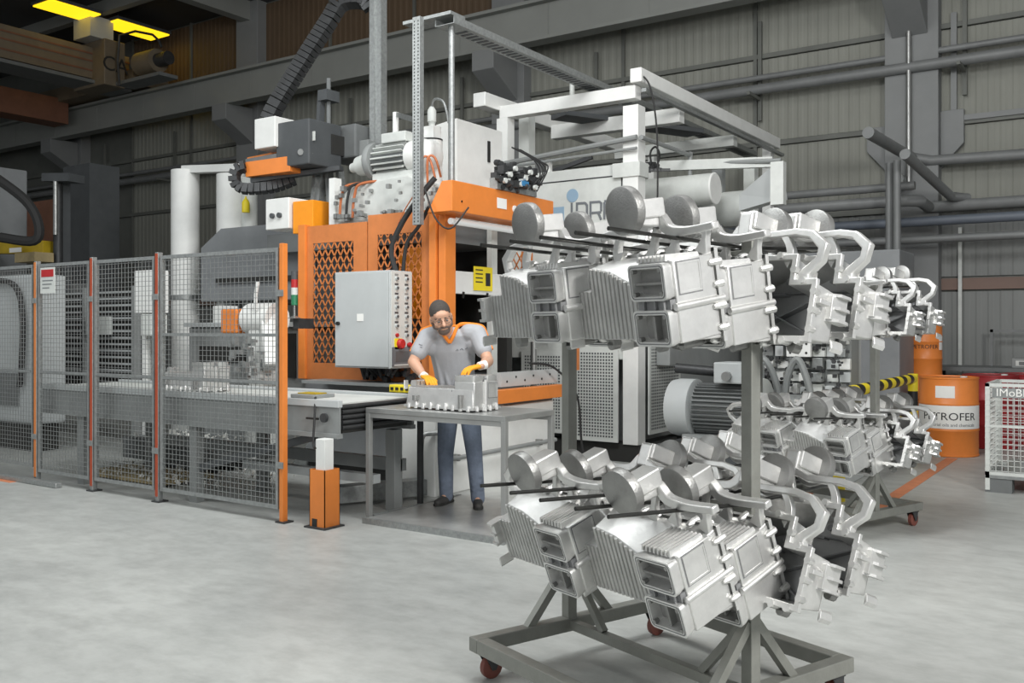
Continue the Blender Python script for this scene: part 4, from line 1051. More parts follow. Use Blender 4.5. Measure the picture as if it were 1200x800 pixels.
# cylinders
def tank(name, c, L, r, lab, m='offwhite'):
    t2 = thing(name, lab, 'tank', tuple(c))
    MB().cyl(c, c + V(L, 0, 0), r, n=32).build('shell', m, t2)
    MB().lathe(c + V(L, 0, 0), c + V(L + .02, 0, 0), [(0, r * 1.03), (.6, r * 1.03), (1, r * .98)], 32).build('end_cap', 'white', t2)
    return t2
tank('pressure_tank', V(-5.3, 10.6, 3.16), 1.02, .185, 'upper pale horizontal cylinder to the right of the lettered panel')
tank('pressure_tank', V(-4.85, 11.25, 2.99), .72, .215, 'lower larger pale cylinder behind the white bracket')
t = thing('side_bracket', 'pale triangular steel bracket above the right castings', 'bracket', (-3.1, 11.4, 2.6))
q = [P(866, 247, 10.6), P(866, 228, 10.6), P(908, 192, 10.1), P(913, 233, 10.1)]
MB().rings([[p for p in q], [p + V(.05, .12, 0) for p in q]]).build('gusset', 'lightgrey', t)
MB().bar(P(912, 190, 10.1), P(912, 240, 10.1), .10, .14).build('end_plate', 'offwhite', t)
MB().bar(P(740, 196, 11.8), P(905, 190, 11.2), .08, .12).build('rail', 'offwhite', t)
MB().cyl(P(780, 193, 11.7), P(915, 188, 11.1), .03, n=8).build('rod', 'grey', t)
MB().bar(P(880, 300, 11.8), P(880, 190, 11.8), .14, .14).build('post', 'offwhite', t)
MB().bar(P(842, 300, 11.8), P(842, 190, 11.8), .1, .14).build('post', 'grey', t)
o = MB().box(-4.5, -2.6, 12.5, 13.4, .0, 2.5).build('machine_block', 'greenish', bevel=.02); tag(o, 'grey machine block behind the castings on the right', 'machine')
vcl = MB().bar(P(738, 200, 11.0), P(785, 199, 11.0), .05, .03)
for k in range(40): vcl.cbox(P(758 + rnd(18), 196 + rnd(5), 11.0), (.05, .04, .03))
vcl.build('limit_switches', 'dark_steel', t, kind='stuff')
o = MB().tube([P(765, 201, 11), P(762, 180, 11), P(768, 172, 11), P(773, 182, 11), P(768, 200, 11)], .012, sub=4).build('cable', 'rubber'); tag(o, 'looped black cable above the upper tank', 'cable')

# ------------------------------------------------------------------ big floor motor
t = thing('pump_motor', 'large grey finned electric motor with pale fan cowl behind the front trolley', 'motor', (-3.5, 8.9, 0))
c = V(-3.95, 8.72, .72)
MB().lathe(c, c + V(.26, 0, 0), [(0, .20), (.04, .27), (.3, .285), (.95, .285), (1, .26)], 32).build('fan_cowl', 'lightgrey', t)
MB().cyl(c + V(.26, 0, 0), c + V(.82, 0, 0), .215, n=28).build('stator', 'grey', t)
for k in range(34):
    a_ = 2 * PI * k / 34; dv = V(0, math.cos(a_), math.sin(a_))
    MB().bar(c + V(.28, 0, 0) + dv * .225, c + V(.80, 0, 0) + dv * .225, .010, .05, up=tuple(dv)).build('cooling_fin', 'midgrey', t)
MB().lathe(c + V(.82, 0, 0), c + V(.98, 0, 0), [(0, .25), (.3, .27), (.35, .31), (.7, .31), (1, .2)], 28).build('end_flange', 'offwhite', t)
MB().box(c.x + .5, c.x + .88, c.y - .2, c.y + .15, c.z + .26, c.z + .46).build('terminal_box', 'lightgrey', t, bevel=.012)
MB().cyl((c.x + .64, c.y - .2, c.z + .33), (c.x + .64, c.y - .25, c.z + .33), .045, n=12).build('gland', 'steel', t)
MB().box(c.x + .2, c.x + .8, c.y - .25, c.y + .25, c.z - .36, c.z - .24).build('foot', 'grey', t)
MB().box(c.x - .1, c.x + 1.2, c.y - .35, c.y + .4, 0, c.z - .36).build('base_frame', 'darkgrey', t)
MB().box(c.x + .82, c.x + 1.35, c.y - .3, c.y + .35, c.z - .40, c.z + .05).build('pump_block', 'lightgrey', t, bevel=.02)
MB().cyl((c.x + .98, c.y, c.z), (c.x + 1.3, c.y, c.z), .17, n=20).build('coupling', 'galv', t)
o = MB().cyl(P(792, 431, 9.6), P(900, 441, 9.2), .05, n=12).build('duct_pipe', 'dark_steel'); tag(o, 'dark horizontal pipe above the large floor motor', 'pipe')
o = MB().box(-3.3, -2.5, 10.0, 10.2, .0, 1.5).build('grey_panel', 'lightgrey', bevel=.01); tag(o, 'plain grey panel behind the large motor', 'panel')
# ------------------------------------------------------------------ valve stand
t = thing('hydraulic_valve_stand', 'tall cluttered block of pale hydraulic valves and plates behind the right castings', 'valves', (-2.6, 9.3, 0))
MB().box(-3.35, -2.45, 9.6, 9.9, .0, 1.5).build('frame', 'grey', t)
rs = random.Random(3)
for i in range(7):
    for j in range(6):
        x = -3.3 + i * .125; z = .72 + j * .125
        MB().box(x, x + rs.uniform(.07, .12), 9.6 - rs.uniform(.03, .16), 9.6, z, z + rs.uniform(.07, .118)).build('valve_body', rs.choice(['offwhite', 'white', 'lightgrey', 'galv']), t, bevel=.004)
fx = MB()
for k in range(150):
    x = rs.uniform(-3.3, -2.45); z = rs.uniform(.7, 1.5); y = 9.6 - rs.uniform(.08, .2); r_ = rs.uniform(.008, .022)
    if k % 2: fx.cyl((x, y, z), (x, y - .03, z), r_, n=6)
    else: fx.cbox((x, y, z), (r_ * 2, .03, r_ * 2))
fx.build('fittings', 'dark_steel', t, kind='stuff')
MB().box(*( -3.02, -2.78, 9.36, 9.42, 1.22, 1.42)).build('port_plate', 'white', t, bevel=.005)
for dx in (.04, .12, .2):
    for dz in (.04, .13): MB().cyl((-3.02 + dx, 9.36, 1.22 + dz), (-3.02 + dx, 9.355, 1.22 + dz), .012, n=8).build('bolt', 'black', t)
for k, (xa, xb) in enumerate(((-3.35, -3.02), (-2.98, -2.70))):
    MB().tube([(xa, 9.2, .70), (xa + .02, 9.2, 1.0), (xa + (xb - xa) * .4, 9.2, 1.2), (xb - .08, 9.2, 1.05), (xb, 9.2, .75)], .036, sub=6).build('thick_hose', 'grey', t)
MB().tube([(-3.4, 9.15, .95), (-3.35, 9.1, .72), (-3.2, 9.1, .66), (-2.95, 9.1, .70)], .05, sub=6).build('elbow_pipe', 'offwhite', t)
MB().box(-3.5, -2.4, 9.0, 9.9, .0, .55).build('oil_tank', 'lightgrey', t, bevel=.01)
# pipes (uprights) behind far trolley
t = thing('stand_pipes', 'group of dark grey vertical pipes behind the yellow-black guard rail', 'pipes', (-2.4, 12.6, 0))
for px_, d_ in ((1013, 13.2), (1022, 12.9), (1042, 13.0), (1051, 12.8), (1030, 13.1)):
    X, Y = at(px_, d_); MB().cyl((X, Y, 0), (X, Y, 3.78 if px_ > 1040 else 1.3), .05 if px_ > 1040 else .045, n=12).build('pipe', 'pipe', t)

# ------------------------------------------------------------------ yellow and black guard rail
t = thing('guard_rail', 'yellow and black striped tubular guard rail behind the far trolley', 'guard rail', (-2.25, 10, 0))
def striped(p0, p1, n, r=.055, start=0):
    p0 = Vector(p0); p1 = Vector(p1)
    for k in range(n): MB().cyl(p0.lerp(p1, k / n), p0.lerp(p1, (k + 1) / n), r, n=14).build('stripe', 'yellow' if (k + start) % 2 == 0 else 'black', t)
striped((-2.25, 8.4, .93), (-2.25, 11.5, .93), 17)
striped((-2.25, 8.4, .50), (-2.25, 11.5, .50), 9)
striped((-2.25, 11.5, .0), (-2.25, 11.5, .985), 5)
striped((-2.25, 8.4, .0), (-2.25, 8.4, .985), 2)

# ------------------------------------------------------------------ drums
def drum(x, y, z, r, h, m, lab, band=None, label_m=None):
    t = thing('oil_drum', lab, 'drum', (x, y, z), 'steel drums')
    pr = [(0, r * .97), (.004, r * 1.02), (.02, r * 1.02), (.025, r)]
    for c in (.33, .66): pr += [(c - .018, r), (c - .008, r * 1.022), (c + .008, r * 1.022), (c + .018, r)]
    pr += [(.972, r), (.977, r * 1.02), (.998, r * 1.02), (1, r * .97), (.985, r * .96)]
    MB().lathe((x, y, z), (x, y, z + h), pr, 40).build('body', m, t)
    MB().cyl((x, y, z + h - .02), (x, y, z + h - .012), r * .965, n=32).build('lid', m, t)
    MB().cyl((x + .55 * r, y - .3 * r, z + h - .012), (x + .55 * r, y - .3 * r, z + h + .012), .04, n=12).build('bung', 'offwhite', t)
    return t
def arc_strip(t, x, y, r, z0, z1, a0, a1, m, name):
    n = 24; b = MB(); b.smooth = True
    b.rings([[(x + r * math.cos(a0 + (a1 - a0) * k / n), y + r * math.sin(a0 + (a1 - a0) * k / n), z) for z in (z0, z1)] + [(x + (r - .004) * math.cos(a0 + (a1 - a0) * k / n), y + (r - .004) * math.sin(a0 + (a1 - a0) * k / n), z) for z in (z1, z0)] for k in range(n + 1)])
    return b.build(name, m, t)
def wrap_text(t, x, y, r, z, ang, txt, size, m, sx=1.0, shear=0.0):
    me = text_mesh('lettering', txt, size, .0008, sx=sx, shear=shear)
    for v in me.vertices:
        a_ = ang + v.co.x / r; rr = r + v.co.z; h = v.co.y
        v.co = (x + rr * math.cos(a_), y + rr * math.sin(a_), z + h)
    me.materials.clear(); me.materials.append(MATS[m])
    return link_mesh('lettering', me, t, WM[t].inverted())
DX, DY, DR = -2.00, 12.28, .325
ang = math.atan2(-DY, -DX)                      # towards the aisle
dr1 = drum(DX, DY, 0, DR, .93, 'orange', 'orange drum with a white lettered band standing beside the floor line')
arc_strip(dr1, DX, DY, DR + .004, .33, .60, ang - 1.55, ang + 1.45, 'paper', 'label_band')
wrap_text(dr1, DX, DY, DR + .005, .47, ang + .02, 'PETROFER', .125, 'ink', 1.12)
wrap_text(dr1, DX, DY, DR + .005, .375, ang + .05, 'industrial oils and chemicals', .052, 'letter_grey', 1.02)
arc_strip(dr1, DX, DY, DR + .003, .69, .83, ang - .45, ang + .2, 'paper', 'paper_label')
X, Y = at(1084, 12.6)
d2 = drum(X, Y, 0, .21, .88, 'orange', 'lower narrow orange drum half hidden behind the banded drum')
d3 = drum(X, Y, .88, .21, .68, 'orange', 'narrow lettered orange drum stacked on top behind the banded drum')
a3 = math.atan2(-Y, -X)
wrap_text(d3, X, Y, .212, 1.26, a3, 'PETROFER', .075, 'ink', 1.0); arc_strip(d3, X, Y, .213, 1.22, 1.4, a3 + .95, a3 + 1.35, 'paper', 'paper_label')
X, Y = at(1160, 12.0)
drum(X, Y, 0, .32, .92, 'drum_red', 'dark red drum between the banded orange drum and the wire container')
X, Y = at(1205, 12.2)
drum(X, Y, 0, .32, .92, 'drum_red', 'second dark red drum seen through the wire container')

# ------------------------------------------------------------------ wire container
t = thing('wire_container', 'grey wire-mesh pallet container with lettering at the right edge', 'container', (-.7, 10.2, 0))
gx0, gx1, gy0, gy1, gz0, gz1 = -1.26, .0, 9.62, 10.45, .16, 1.0
for x in (gx0, gx1 - .04):
    for y in (gy0, gy1 - .04): MB().box(x, x + .04, y, y + .04, .02, gz1).build('corner_post', 'offwhite', t, bevel=.004)
for z in (gz0, gz1 - .03):
    for y in (gy0, gy1 - .03): MB().box(gx0, gx1, y, y + .03, z, z + .03).build('rail', 'offwhite', t)
    for x in (gx0, gx1 - .03): MB().box(x, x + .03, gy0, gy1, z, z + .03).build('rail', 'offwhite', t)
MB().box(gx0, gx1, gy0 - .002, gy0 + .02, .60, .62).build('rail', 'offwhite', t)
MB().box(gx0, gx1, gy0, gy1, .13, .16).build('floor_plate', 'galv', t)
for x in (gx0 + .0, gx1 - .22): MB().box(x, x + .22, gy0 + .01, gy0 + .2, .0, .13).build('foot', 'midgrey', t)
for nm, pts in (('wire_front', ((gx0, gy0), (gx1, gy0))), ('wire_back', ((gx0, gy1), (gx1, gy1))), ('wire_side', ((gx0 + .01, gy0), (gx0 + .01, gy1))), ('wire_side', ((gx1 - .01, gy0), (gx1 - .01, gy1)))):
    p0 = V(*pts[0], 0); p1 = V(*pts[1], 0); L = (p1 - p0).length; d = (p1 - p0) / L; m_ = MB(); k = .04
    while k < L: m_.bar(p0 + d * k + V(0, 0, gz0), p0 + d * k + V(0, 0, gz1), .005, .005, up=tuple(d)); k += .05
    z = gz0 + .04
    while z < gz1: m_.bar(p0 + V(0, 0, z), p1 + V(0, 0, z), .005, .005); z += .05
    m_.build(nm, 'offwhite', t, kind='stuff')
MB().box(gx0 + .06, gx0 + .36, gy0 - .004, gy0 + .0, .87, .96).build('name_plate', 'galv', t)
text('lettering', 'IMoBI', .10, frame_M((gx0 + .21, gy0 - .006, .915), (1, 0, 0), (0, 0, 1)), 'paper', t, extrude=.002)
for k in range(6):
    c_ = MB(); x = gx0 + .25 + k * .16; y = gy0 + .2 + (k % 3) * .2
    c_.M = Matrix.Translation((x, y, .16 + .07)) @ Euler((rnd(.1), rnd(.1), rnd(2))).to_matrix().to_4x4()
    c_.rings([[(-.10, -.06, -.06), (.10, -.06, -.06), (.10, .06, -.06), (-.10, .06, -.06)], [(-.06, -.05, .06), (.05, -.05, .06), (.05, .05, .06), (-.06, .05, .06)]])
    o = c_.build('offcut', 'cast'); tag(o, 'rough aluminium offcut in the wire container, %s from its left side' % ('nearest', 'second', 'third', 'fourth', 'fifth', 'sixth')[k], 'offcut', 'offcuts in the wire container')
# background bench
t = thing('workbench', 'dark workbench with a shelf frame against the right wall', 'bench', (-1.5, 14.6, 0))
MB().box(-2.6, .6, 14.2, 15.1, .92, .97).build('top', 'midgrey', t)
for x in (-2.55, -1.0, .5):
    for y in (14.25, 15.0): MB().box(x, x + .06, y, y + .06, 0, .92).build('leg', 'darkgrey', t)
MB().box(-2.5, .5, 14.3, 15.0, .0, .5).build('lower_cabinet', 'darkgrey', t)
MB().box(-1.9, 1.4, 15.0, 15.03, 1.45, 1.49).build('upper_rail', 'pipe', t)
for x in (-1.9, -.4, 1.1): MB().box(x, x + .04, 15.0, 15.04, .97, 1.49).build('upper_post', 'pipe', t)
t = thing('crate', 'small grey lettered crate standing on the dark bench', 'crate', (-1.3, 14.5, .97))
MB().box(-1.55, -.95, 14.3, 14.6, .97, 1.10).build('body', 'grey', t, bevel=.01); MB().box(-1.5, -1.0, 14.292, 14.3, 1.0, 1.07).build('front_frame', 'offwhite', t)
MB().box(-1.46, -1.04, 14.287, 14.292, 1.012, 1.058).build('front_recess', 'midgrey', t)

# ------------------------------------------------------------------ wall pipes
def run(name, pts, r, m, lab, sub=0):
    o = MB().tube(pts, r, n=12, sub=sub).build(name, m); tag(o, lab, 'pipe', 'pipes along the back wall'); return o
yp = YW - .75
run('wall_pipe', [(-30, yp + .5, 5.63), (1.0, yp + .5, 5.63), (8.8, yp + .5, 5.63)], .05, 'pipe', 'upper thin grey pipe running the whole length of the back wall')
run('wall_pipe', [(-30, yp + .42, 5.42), (8.8, yp + .42, 5.42)], .085, 'pipe', 'thicker grey pipe just below the thin upper one on the back wall')
t = thing('pipe_bracket', 'row of dark steel brackets carrying the two high pipes', 'brackets', (-10, YW - .3, 5.2))
for k in range(9):
    x = -24 + k * 3.1; MB().box(x, x + .05, YW - .66, YW - .1, 5.28, 5.33).build('arm', 'wall_trim', t); MB().box(x, x + .06, YW - .14, YW - .09, 4.95, 6.6).build('upright', 'wall_trim', t)
run('wall_pipe', [(-12, 14.2, 3.52), (-2.95, 14.2, 3.52), (-2.75, 14.2, 3.52)], .06, 'pipe', 'grey pipe with a flange end left of the column, higher of its pair')
run('wall_pipe', [(-12, 14.25, 3.32), (-2.85, 14.25, 3.32), (-2.72, 14.4, 3.32), (-2.72, 15.0, 3.30), (-2.6, 15.05, 3.30), (8, 15.05, 3.30)], .085, 'pipe', 'thick lower grey pipe jogging back past the column')
run('wall_pipe', [(-12, 14.35, 3.05), (8, 14.95, 3.05)], .07, 'pipe_blue', 'blue-grey pipe below the thick one on the back wall')
run('wall_pipe', [(-12, 14.5, 2.80), (8, 15.0, 2.80)], .06, 'pipe', 'lowest dark pipe of the bundle on the back wall')
run('wall_pipe', [(-3.1, 13.0, 4.1), (-2.95, 15.0, 4.05), (-2.7, 15.12, 4.0), (8, 15.12, 3.72)], .08, 'pipe', 'thick pipe coming out towards the room and along the wall right of the column')
run('wall_pipe', [(-2.62, 12.9, 3.75), (-2.4, 14.9, 3.42), (-2.2, 15.1, 3.40)], .07, 'pipe', 'slanting pipe in front of the column joining the bundle')
run('wall_pipe', [(-3.0, YW - .36, 8.9), (-3.0, YW - .36, 5.0), (-3.0, YW - .36, 3.6)], .04, 'steel', 'thin bright conduit down the face of the right column')
o = MB().cyl((-3.12, YW - .4, 3.72), (-3.12, YW - .62, 3.72), .10, n=14).build('pressure_gauge', 'grey'); tag(o, 'round grey fitting low on the right column', 'gauge')
t = thing('conduit', 'thin pale vertical conduit on the wall right of the column', 'conduit', (-2.55, YW - .1, 0))
MB().box(-2.36, -2.31, YW - .12, YW - .08, .0, 3.0).build('pipe', 'offwhite', t)
# window frame trim on the right bay
t = thing('wall_frame', 'steel frame around the tall wall panels right of the column', 'frame', (0, YW - .1, 4.7))
MB().box(-2.42, 5, YW - .12, YW - .05, 4.58, 4.66).build('sill', 'column', t); MB().box(-2.46, -2.38, YW - .12, YW - .05, 4.58, 6.2).build('jamb', 'column', t)
MB().box(.05, .3, YW - .2, YW - .05, 4.1, 4.62).build('socket_box', 'wall_trim', t)

# ------------------------------------------------------------------ lamps and overhead crane
for i, (y0, y1, lab) in enumerate(((11.75, 13.02, 'left yellow strip lamp under the roof at the picture top'), (13.4, 14.9, 'right yellow strip lamp under the roof'))):
    x = -20.9; t = thing('strip_lamp', lab, 'lamp', (x, (y0 + y1) / 2, 8.9))
    MB().box(x - .42, x + .42, y0, y1, 8.93, 9.0).build('housing', 'darkgrey', t)
    MB().box(x - .38, x + .38, y0 + .03, y1 - .03, 8.90, 8.93).build('diffuser', 'lamp_yellow', t)
    MB().cyl((x, y0 + .3, 9.0), (x, y0 + .3, 9.3), .015).build('hanger', 'dark_steel', t)
t = thing('overhead_crane', 'tan bridge crane girders riding on the wall beam, upper left', 'crane', (-22, 12, 7.2))
MB().box(-21.9, -21.2, 2, 14.2, 7.55, 8.3).build('girder', 'tan', t, bevel=.01)
for z in (7.72, 7.95, 8.13): MB().box(-21.2, -21.185, 2, 14.2, z, z + .04).build('rib_line', 'brown_beam', t)
MB().box(-22.0, -21.1, 2, 14.2, 7.42, 7.5).build('walkway', 'midgrey', t)
MB().box(-24.6, -23.9, 2, 14.2, 6.95, 7.6).build('girder', 'brown_beam', t, bevel=.01)
MB().box(-24.8, -20.6, 13.9, 14.9, 7.5, 7.85).build('end_truck', 'tan', t)
MB().box(-22.0, -20.7, 13.2, 13.75, 7.35, 8.45).build('end_carriage', 'tan', t, bevel=.02)
text('lettering', 'CA', .5, frame_M((-20.69, 13.48, 7.85), (0, 1, 0), (0, 0, 1)), 'vdark', t, extrude=.004)
MB().box(-21.5, -20.8, 12.9, 13.5, 8.45, 9.0 - .05).build('control_box', 'lightgrey', t)
MB().cyl((-20.3, 13.9, 7.9), (-19.6, 13.9, 7.9), .28, n=16).build('drive_motor', 'tan', t)
MB().cyl((-19.6, 13.9, 7.9), (-19.2, 13.9, 7.9), .16, n=16).build('brake', 'dark_steel', t)
MB().tube([(-20.4, 13.4, 7.3), (-20.4, 13.4, 8.5), (-19.4, 13.6, 8.4), (-19.2, 13.7, 8.1)], .03, sub=2).build('handrail', 'dark_steel', t)
MB().box(-20.7, -19.0, 13.5, 14.0, 7.38, 7.46).build('platform', 'midgrey', t)
# small jib crane and gear at the left edge
t = thing('jib_crane', 'yellow jib crane beam with lettering above the fence at the left edge', 'crane', (-14.5, 8.6, 3.0))
q0 = P(-40, 290, 15.5); q1 = P(57, 290, 14.5)
MB().bar(q0, q1, .2, .20).build('beam', 'yellow_dull', t, bevel=.005)
MB().bar(P(20, 294, 14.7) + V(0, -.12, 0), P(34, 293, 14.6) + V(0, -.12, 0), .005, .07).build('lettering', 'paper', t)
MB().cyl(P(68, 400, 14.4), P(68, 208, 14.4), .07, n=12).build('mast', 'dark_steel', t)
MB().cyl(P(65, 275, 14.2), P(65, 212, 14.2), .035, n=12).build('piston', 'steel', t)
MB().bar(P(76, 400, 14.5), P(76, 205, 14.5), .12, .1).build('mast', 'darkgrey', t)
MB().bar(P(58, 209, 14.4), P(90, 209, 14.2), .3, .12).build('cross_head', 'darkgrey', t)
MB().cbox(P(40, 302, 14.3), (.55, .3, .14)).build('hoist_cover', 'wood', t)
cable([P(-5, 208, 13.5), P(30, 235, 13.5), P(45, 262, 13.5), P(40, 282, 13.5), P(0, 278, 13.5)], .07, 'rubber', 'thick dark hose curving down at the left edge above the fence')
o = MB().cbox(P(2, 262, 16), (.7, .5, 1.8)).build('machine_cabinet', 'greenish', bevel=.02); tag(o, 'dark grey cabinet beyond the fence at the left edge', 'cabinet')
t = thing('rear_machine', 'tall dark machine column behind the fence left of the white duct', 'machine', (-16, 10.5, 0))
X, Y = at(107, 17.5)
MB().box(X - .42, X + .42, Y - .3, Y + .3, 0, zat(196, 17.5)).build('column', 'darkgrey', t)
MB().box(X - 2.6, X + .6, Y - .8, Y - .3, 0, 2.3).build('base', 'midgrey', t)
MB().box(X - 2.8, X - .5, Y, Y + .5, 3.2, 4.0).build('brown_cover', 'brown_beam', t)
# ------------------------------------------------------------------ the worker
RT = V(.8281, .5606, 0); CT = V(.5606, -.8281, 0); UPV = V(0, 0, 1)      # his left/right axis and the way he faces
def caps(mb, p0, p1, r0, r1, n=14):
    p0 = Vector(p0); p1 = Vector(p1); L = (p1 - p0).length; d = (p1 - p0) / max(L, 1e-6); q = d.to_track_quat('Z', 'Y'); rs = []
    for k in range(1, 5): a = PI / 2 * k / 4; rs.append((-math.cos(a) * r0, math.sin(a) * r0))
    for k in range(0, 4): a = PI / 2 * k / 4; rs.append((L + math.sin(a) * r1, math.cos(a) * r1))
    mb.rings([[p0 + q @ V(r * math.cos(2 * PI * j / n), r * math.sin(2 * PI * j / n), t) for j in range(n)] for t, r in rs]); mb.smooth = True
def ell(mb, c, rx, ry, rz, M=None, n=18, m=12):
    vs = []; o = MB(); o.sphere((0, 0, 0), 1, n, m, (rx, ry, rz)); M = M or Matrix()
    mb.add([Vector(c) + M.to_3x3() @ Vector(v) for v in o.v], o.f); mb.smooth = True
def remesh(o, vox, sm=4, fac=.6):          # fuse the pieces into one continuous skin
    r = o.modifiers.new('remesh', 'REMESH'); r.mode = 'VOXEL'; r.voxel_size = vox; r.use_smooth_shade = True
    s = o.modifiers.new('smooth', 'SMOOTH'); s.factor = fac; s.iterations = sm
    dg = bpy.context.evaluated_depsgraph_get(); me = bpy.data.meshes.new_from_object(o.evaluated_get(dg))
    o.modifiers.clear(); me.name = o.name; o.data = me; me.shade_smooth()
    return o
FZ = .041
root = P(536, 590, 7.85); root.z = FZ
man = thing('person', 'person in a grey and orange t-shirt, jeans and yellow gloves leaning over the casting', 'person', tuple(root))
hipL = P(526, 474, 7.93); hipR = P(549, 474, 7.93); hipL.z = hipR.z = .90
kneeL = P(522, 532, 7.86); kneeR = P(556, 534, 7.80)
ankL = P(523, 580, 7.90); ankL.z = FZ + .09; ankR = P(560, 583, 7.76); ankR.z = FZ + .09
waist = P(534, 452, 7.90); chest = P(530, 412, 7.80); neckb = P(526, 386, 7.72)
shL = P(501, 395, 7.72); shR = P(559, 391, 7.70)
elL = P(484, 424, 7.66); elR = P(572, 423, 7.55)
headc = P(517, 373, 7.56)
def XY(px, Y): u = (px - 600) / 1105; d = Y / (.8281 + .5606 * u); return V(d * (-.5606 + .8281 * u), Y, 0)
wrL = XY(496.5, 5.86); wrL.z = 1.12; wrR = XY(565, 5.86); wrR.z = 1.215
# body: one continuous surface
b = MB()
caps(b, hipL, kneeL, .078, .052); caps(b, kneeL, ankL, .052, .036); caps(b, hipR, kneeR, .078, .052); caps(b, kneeR, ankR, .052, .036)
caps(b, hipL, hipR, .085, .085); caps(b, hipL.lerp(hipR, .5), chest, .10, .11); caps(b, chest, neckb - V(0, 0, .05), .11, .07)
caps(b, shL, shR, .045, .045)
for s_, e_, w_ in ((shL, elL, wrL), (shR, elR, wrR)):
    caps(b, s_, e_, .050, .045); caps(b, e_, e_.lerp(w_, .35), .045, .046); caps(b, e_.lerp(w_, .35), w_, .046, .029)
    caps(b, w_, w_ + (w_ - e_).normalized() * .03, .027, .024)
for a_, dv in ((ankL, -RT * .35 + CT), (ankR, CT)): caps(b, a_, a_ - V(0, 0, .055) + dv.normalized() * .08, .030, .020)
HM = Matrix((RT, CT, UPV)).transposed()          # columns: x right, y face, z up
HM = HM.to_4x4() @ Matrix.Rotation(R(-14), 4, 'Z') @ Matrix.Rotation(R(-17), 4, 'X') @ Matrix.Rotation(R(-13), 4, 'Y')
HS = 1.13
def H(x, y, z): return headc + (HM.to_3x3() @ V(x, y, z)) * HS
def hell(mb, c, rx, ry, rz): ell(mb, H(*c), rx * HS, ry * HS, rz * HS, HM)
caps(b, neckb - V(0, 0, .05), H(0, -.02, -.05), .066, .060)
hell(b, (0, -.012, .028), .073, .094, .096); hell(b, (0, .022, -.035), .060, .066, .068); hell(b, (0, .040, -.078), .036, .040, .030)
hell(b, (0, .070, .040), .050, .020, .030); hell(b, (0, .078, .020), .054, .012, .010)
for s in (-1, 1):
    hell(b, (s * .040, .058, -.018), .022, .022, .024); hell(b, (s * .076, -.008, -.005), .008, .020, .030)
caps(b, H(0, .088, .012), H(0, .112, -.020), .009 * HS, .0135 * HS); caps(b, H(-.012, .096, -.024), H(.012, .096, -.024), .009 * HS, .009 * HS)
caps(b, H(-.016, .086, -.052), H(.016, .086, -.052), .007 * HS, .007 * HS)
body = remesh(b.build('body', 'skin', man), .0065, 3, .5)
# hair, beard, brows, eyes, glasses
h = MB(); hell(h, (0, -.019, .045), .0762, .0945, .087); hell(h, (0, -.050, .010), .072, .062, .080); remesh(h.build('hair', 'hair', man), .005, 2)
h = MB(); hell(h, (0, .044, -.076), .045, .044, .034); caps(h, H(-.030, .076, -.046), H(0, .094, -.038), .008 * HS, .010 * HS); caps(h, H(.030, .076, -.046), H(0, .094, -.038), .008 * HS, .010 * HS)
for s in (-1, 1): caps(h, H(s * .036, .070, -.052), H(s * .060, .026, -.050), .010 * HS, .012 * HS); caps(h, H(s * .060, .026, -.050), H(s * .070, .0, -.012), .012 * HS, .009 * HS)
remesh(h.build('beard', 'beard', man), .004, 2)
for s in (-1, 1):
    h = MB(); caps(h, H(s * .014, .089, .026), H(s * .050, .074, .026), .0045, .004); h.build('eyebrow', 'hair', man)
    h = MB(); hell(h, (s * .029, .0785, .004), .011, .008, .0055); ey = h.build('eye', 'eye', man)
    h = MB(); hell(h, (s * .029, .086, .003), .005, .003, .005); h.build('iris', 'ink', ey)
g = MB()
for s in (-1, 1):
    pts = [H(s * .031 + .025 * math.cos(2 * PI * k / 14), .100 - .25 * abs(s * .031 + .025 * math.cos(2 * PI * k / 14)) * .5, .006 + .017 * math.sin(2 * PI * k / 14)) for k in range(15)]
    g.tube(pts, .0014, n=6); g.tube([H(s * .056, .093, .010), H(s * .074, .04, .012), H(s * .080, -.01, .010)], .0016, n=6)
g.tube([H(-.006, .100, .008), H(.006, .100, .008)], .0014, n=6)
g.build('glasses', 'darkgrey', man)
# t-shirt
s = MB()
TM = Matrix((RT, CT, UPV)).transposed().to_4x4()
rs = []
for c_, rx, ry in ((waist - V(0, 0, .12), .165, .125), (waist, .160, .122), (waist.lerp(chest, .5), .172, .128), (chest, .190, .134), (chest + V(0, 0, .06) + CT * .01, .195, .130), (chest.lerp(neckb, .72), .165, .110), (neckb - V(0, 0, .015), .100, .085), (neckb + V(0, 0, .02), .072, .070)):
    rs.append([c_ + RT * (rx * math.copysign(abs(math.cos(2 * PI * k / 32)) ** .85, math.cos(2 * PI * k / 32))) + CT * (ry * math.sin(2 * PI * k / 32)) for k in range(32)])
s.rings(rs); s.smooth = True
for sh, e_ in ((shL, elL), (shR, elR)):
    caps(s, sh.lerp(neckb, .30), sh, .074, .078); m_ = sh.lerp(e_, .58); caps(s, sh, m_, .078, .072)
    caps(s, chest + (sh - chest) * .5 - V(0, 0, .03) - CT * .045, sh.lerp(e_, .3) - CT * .01, .088, .072)
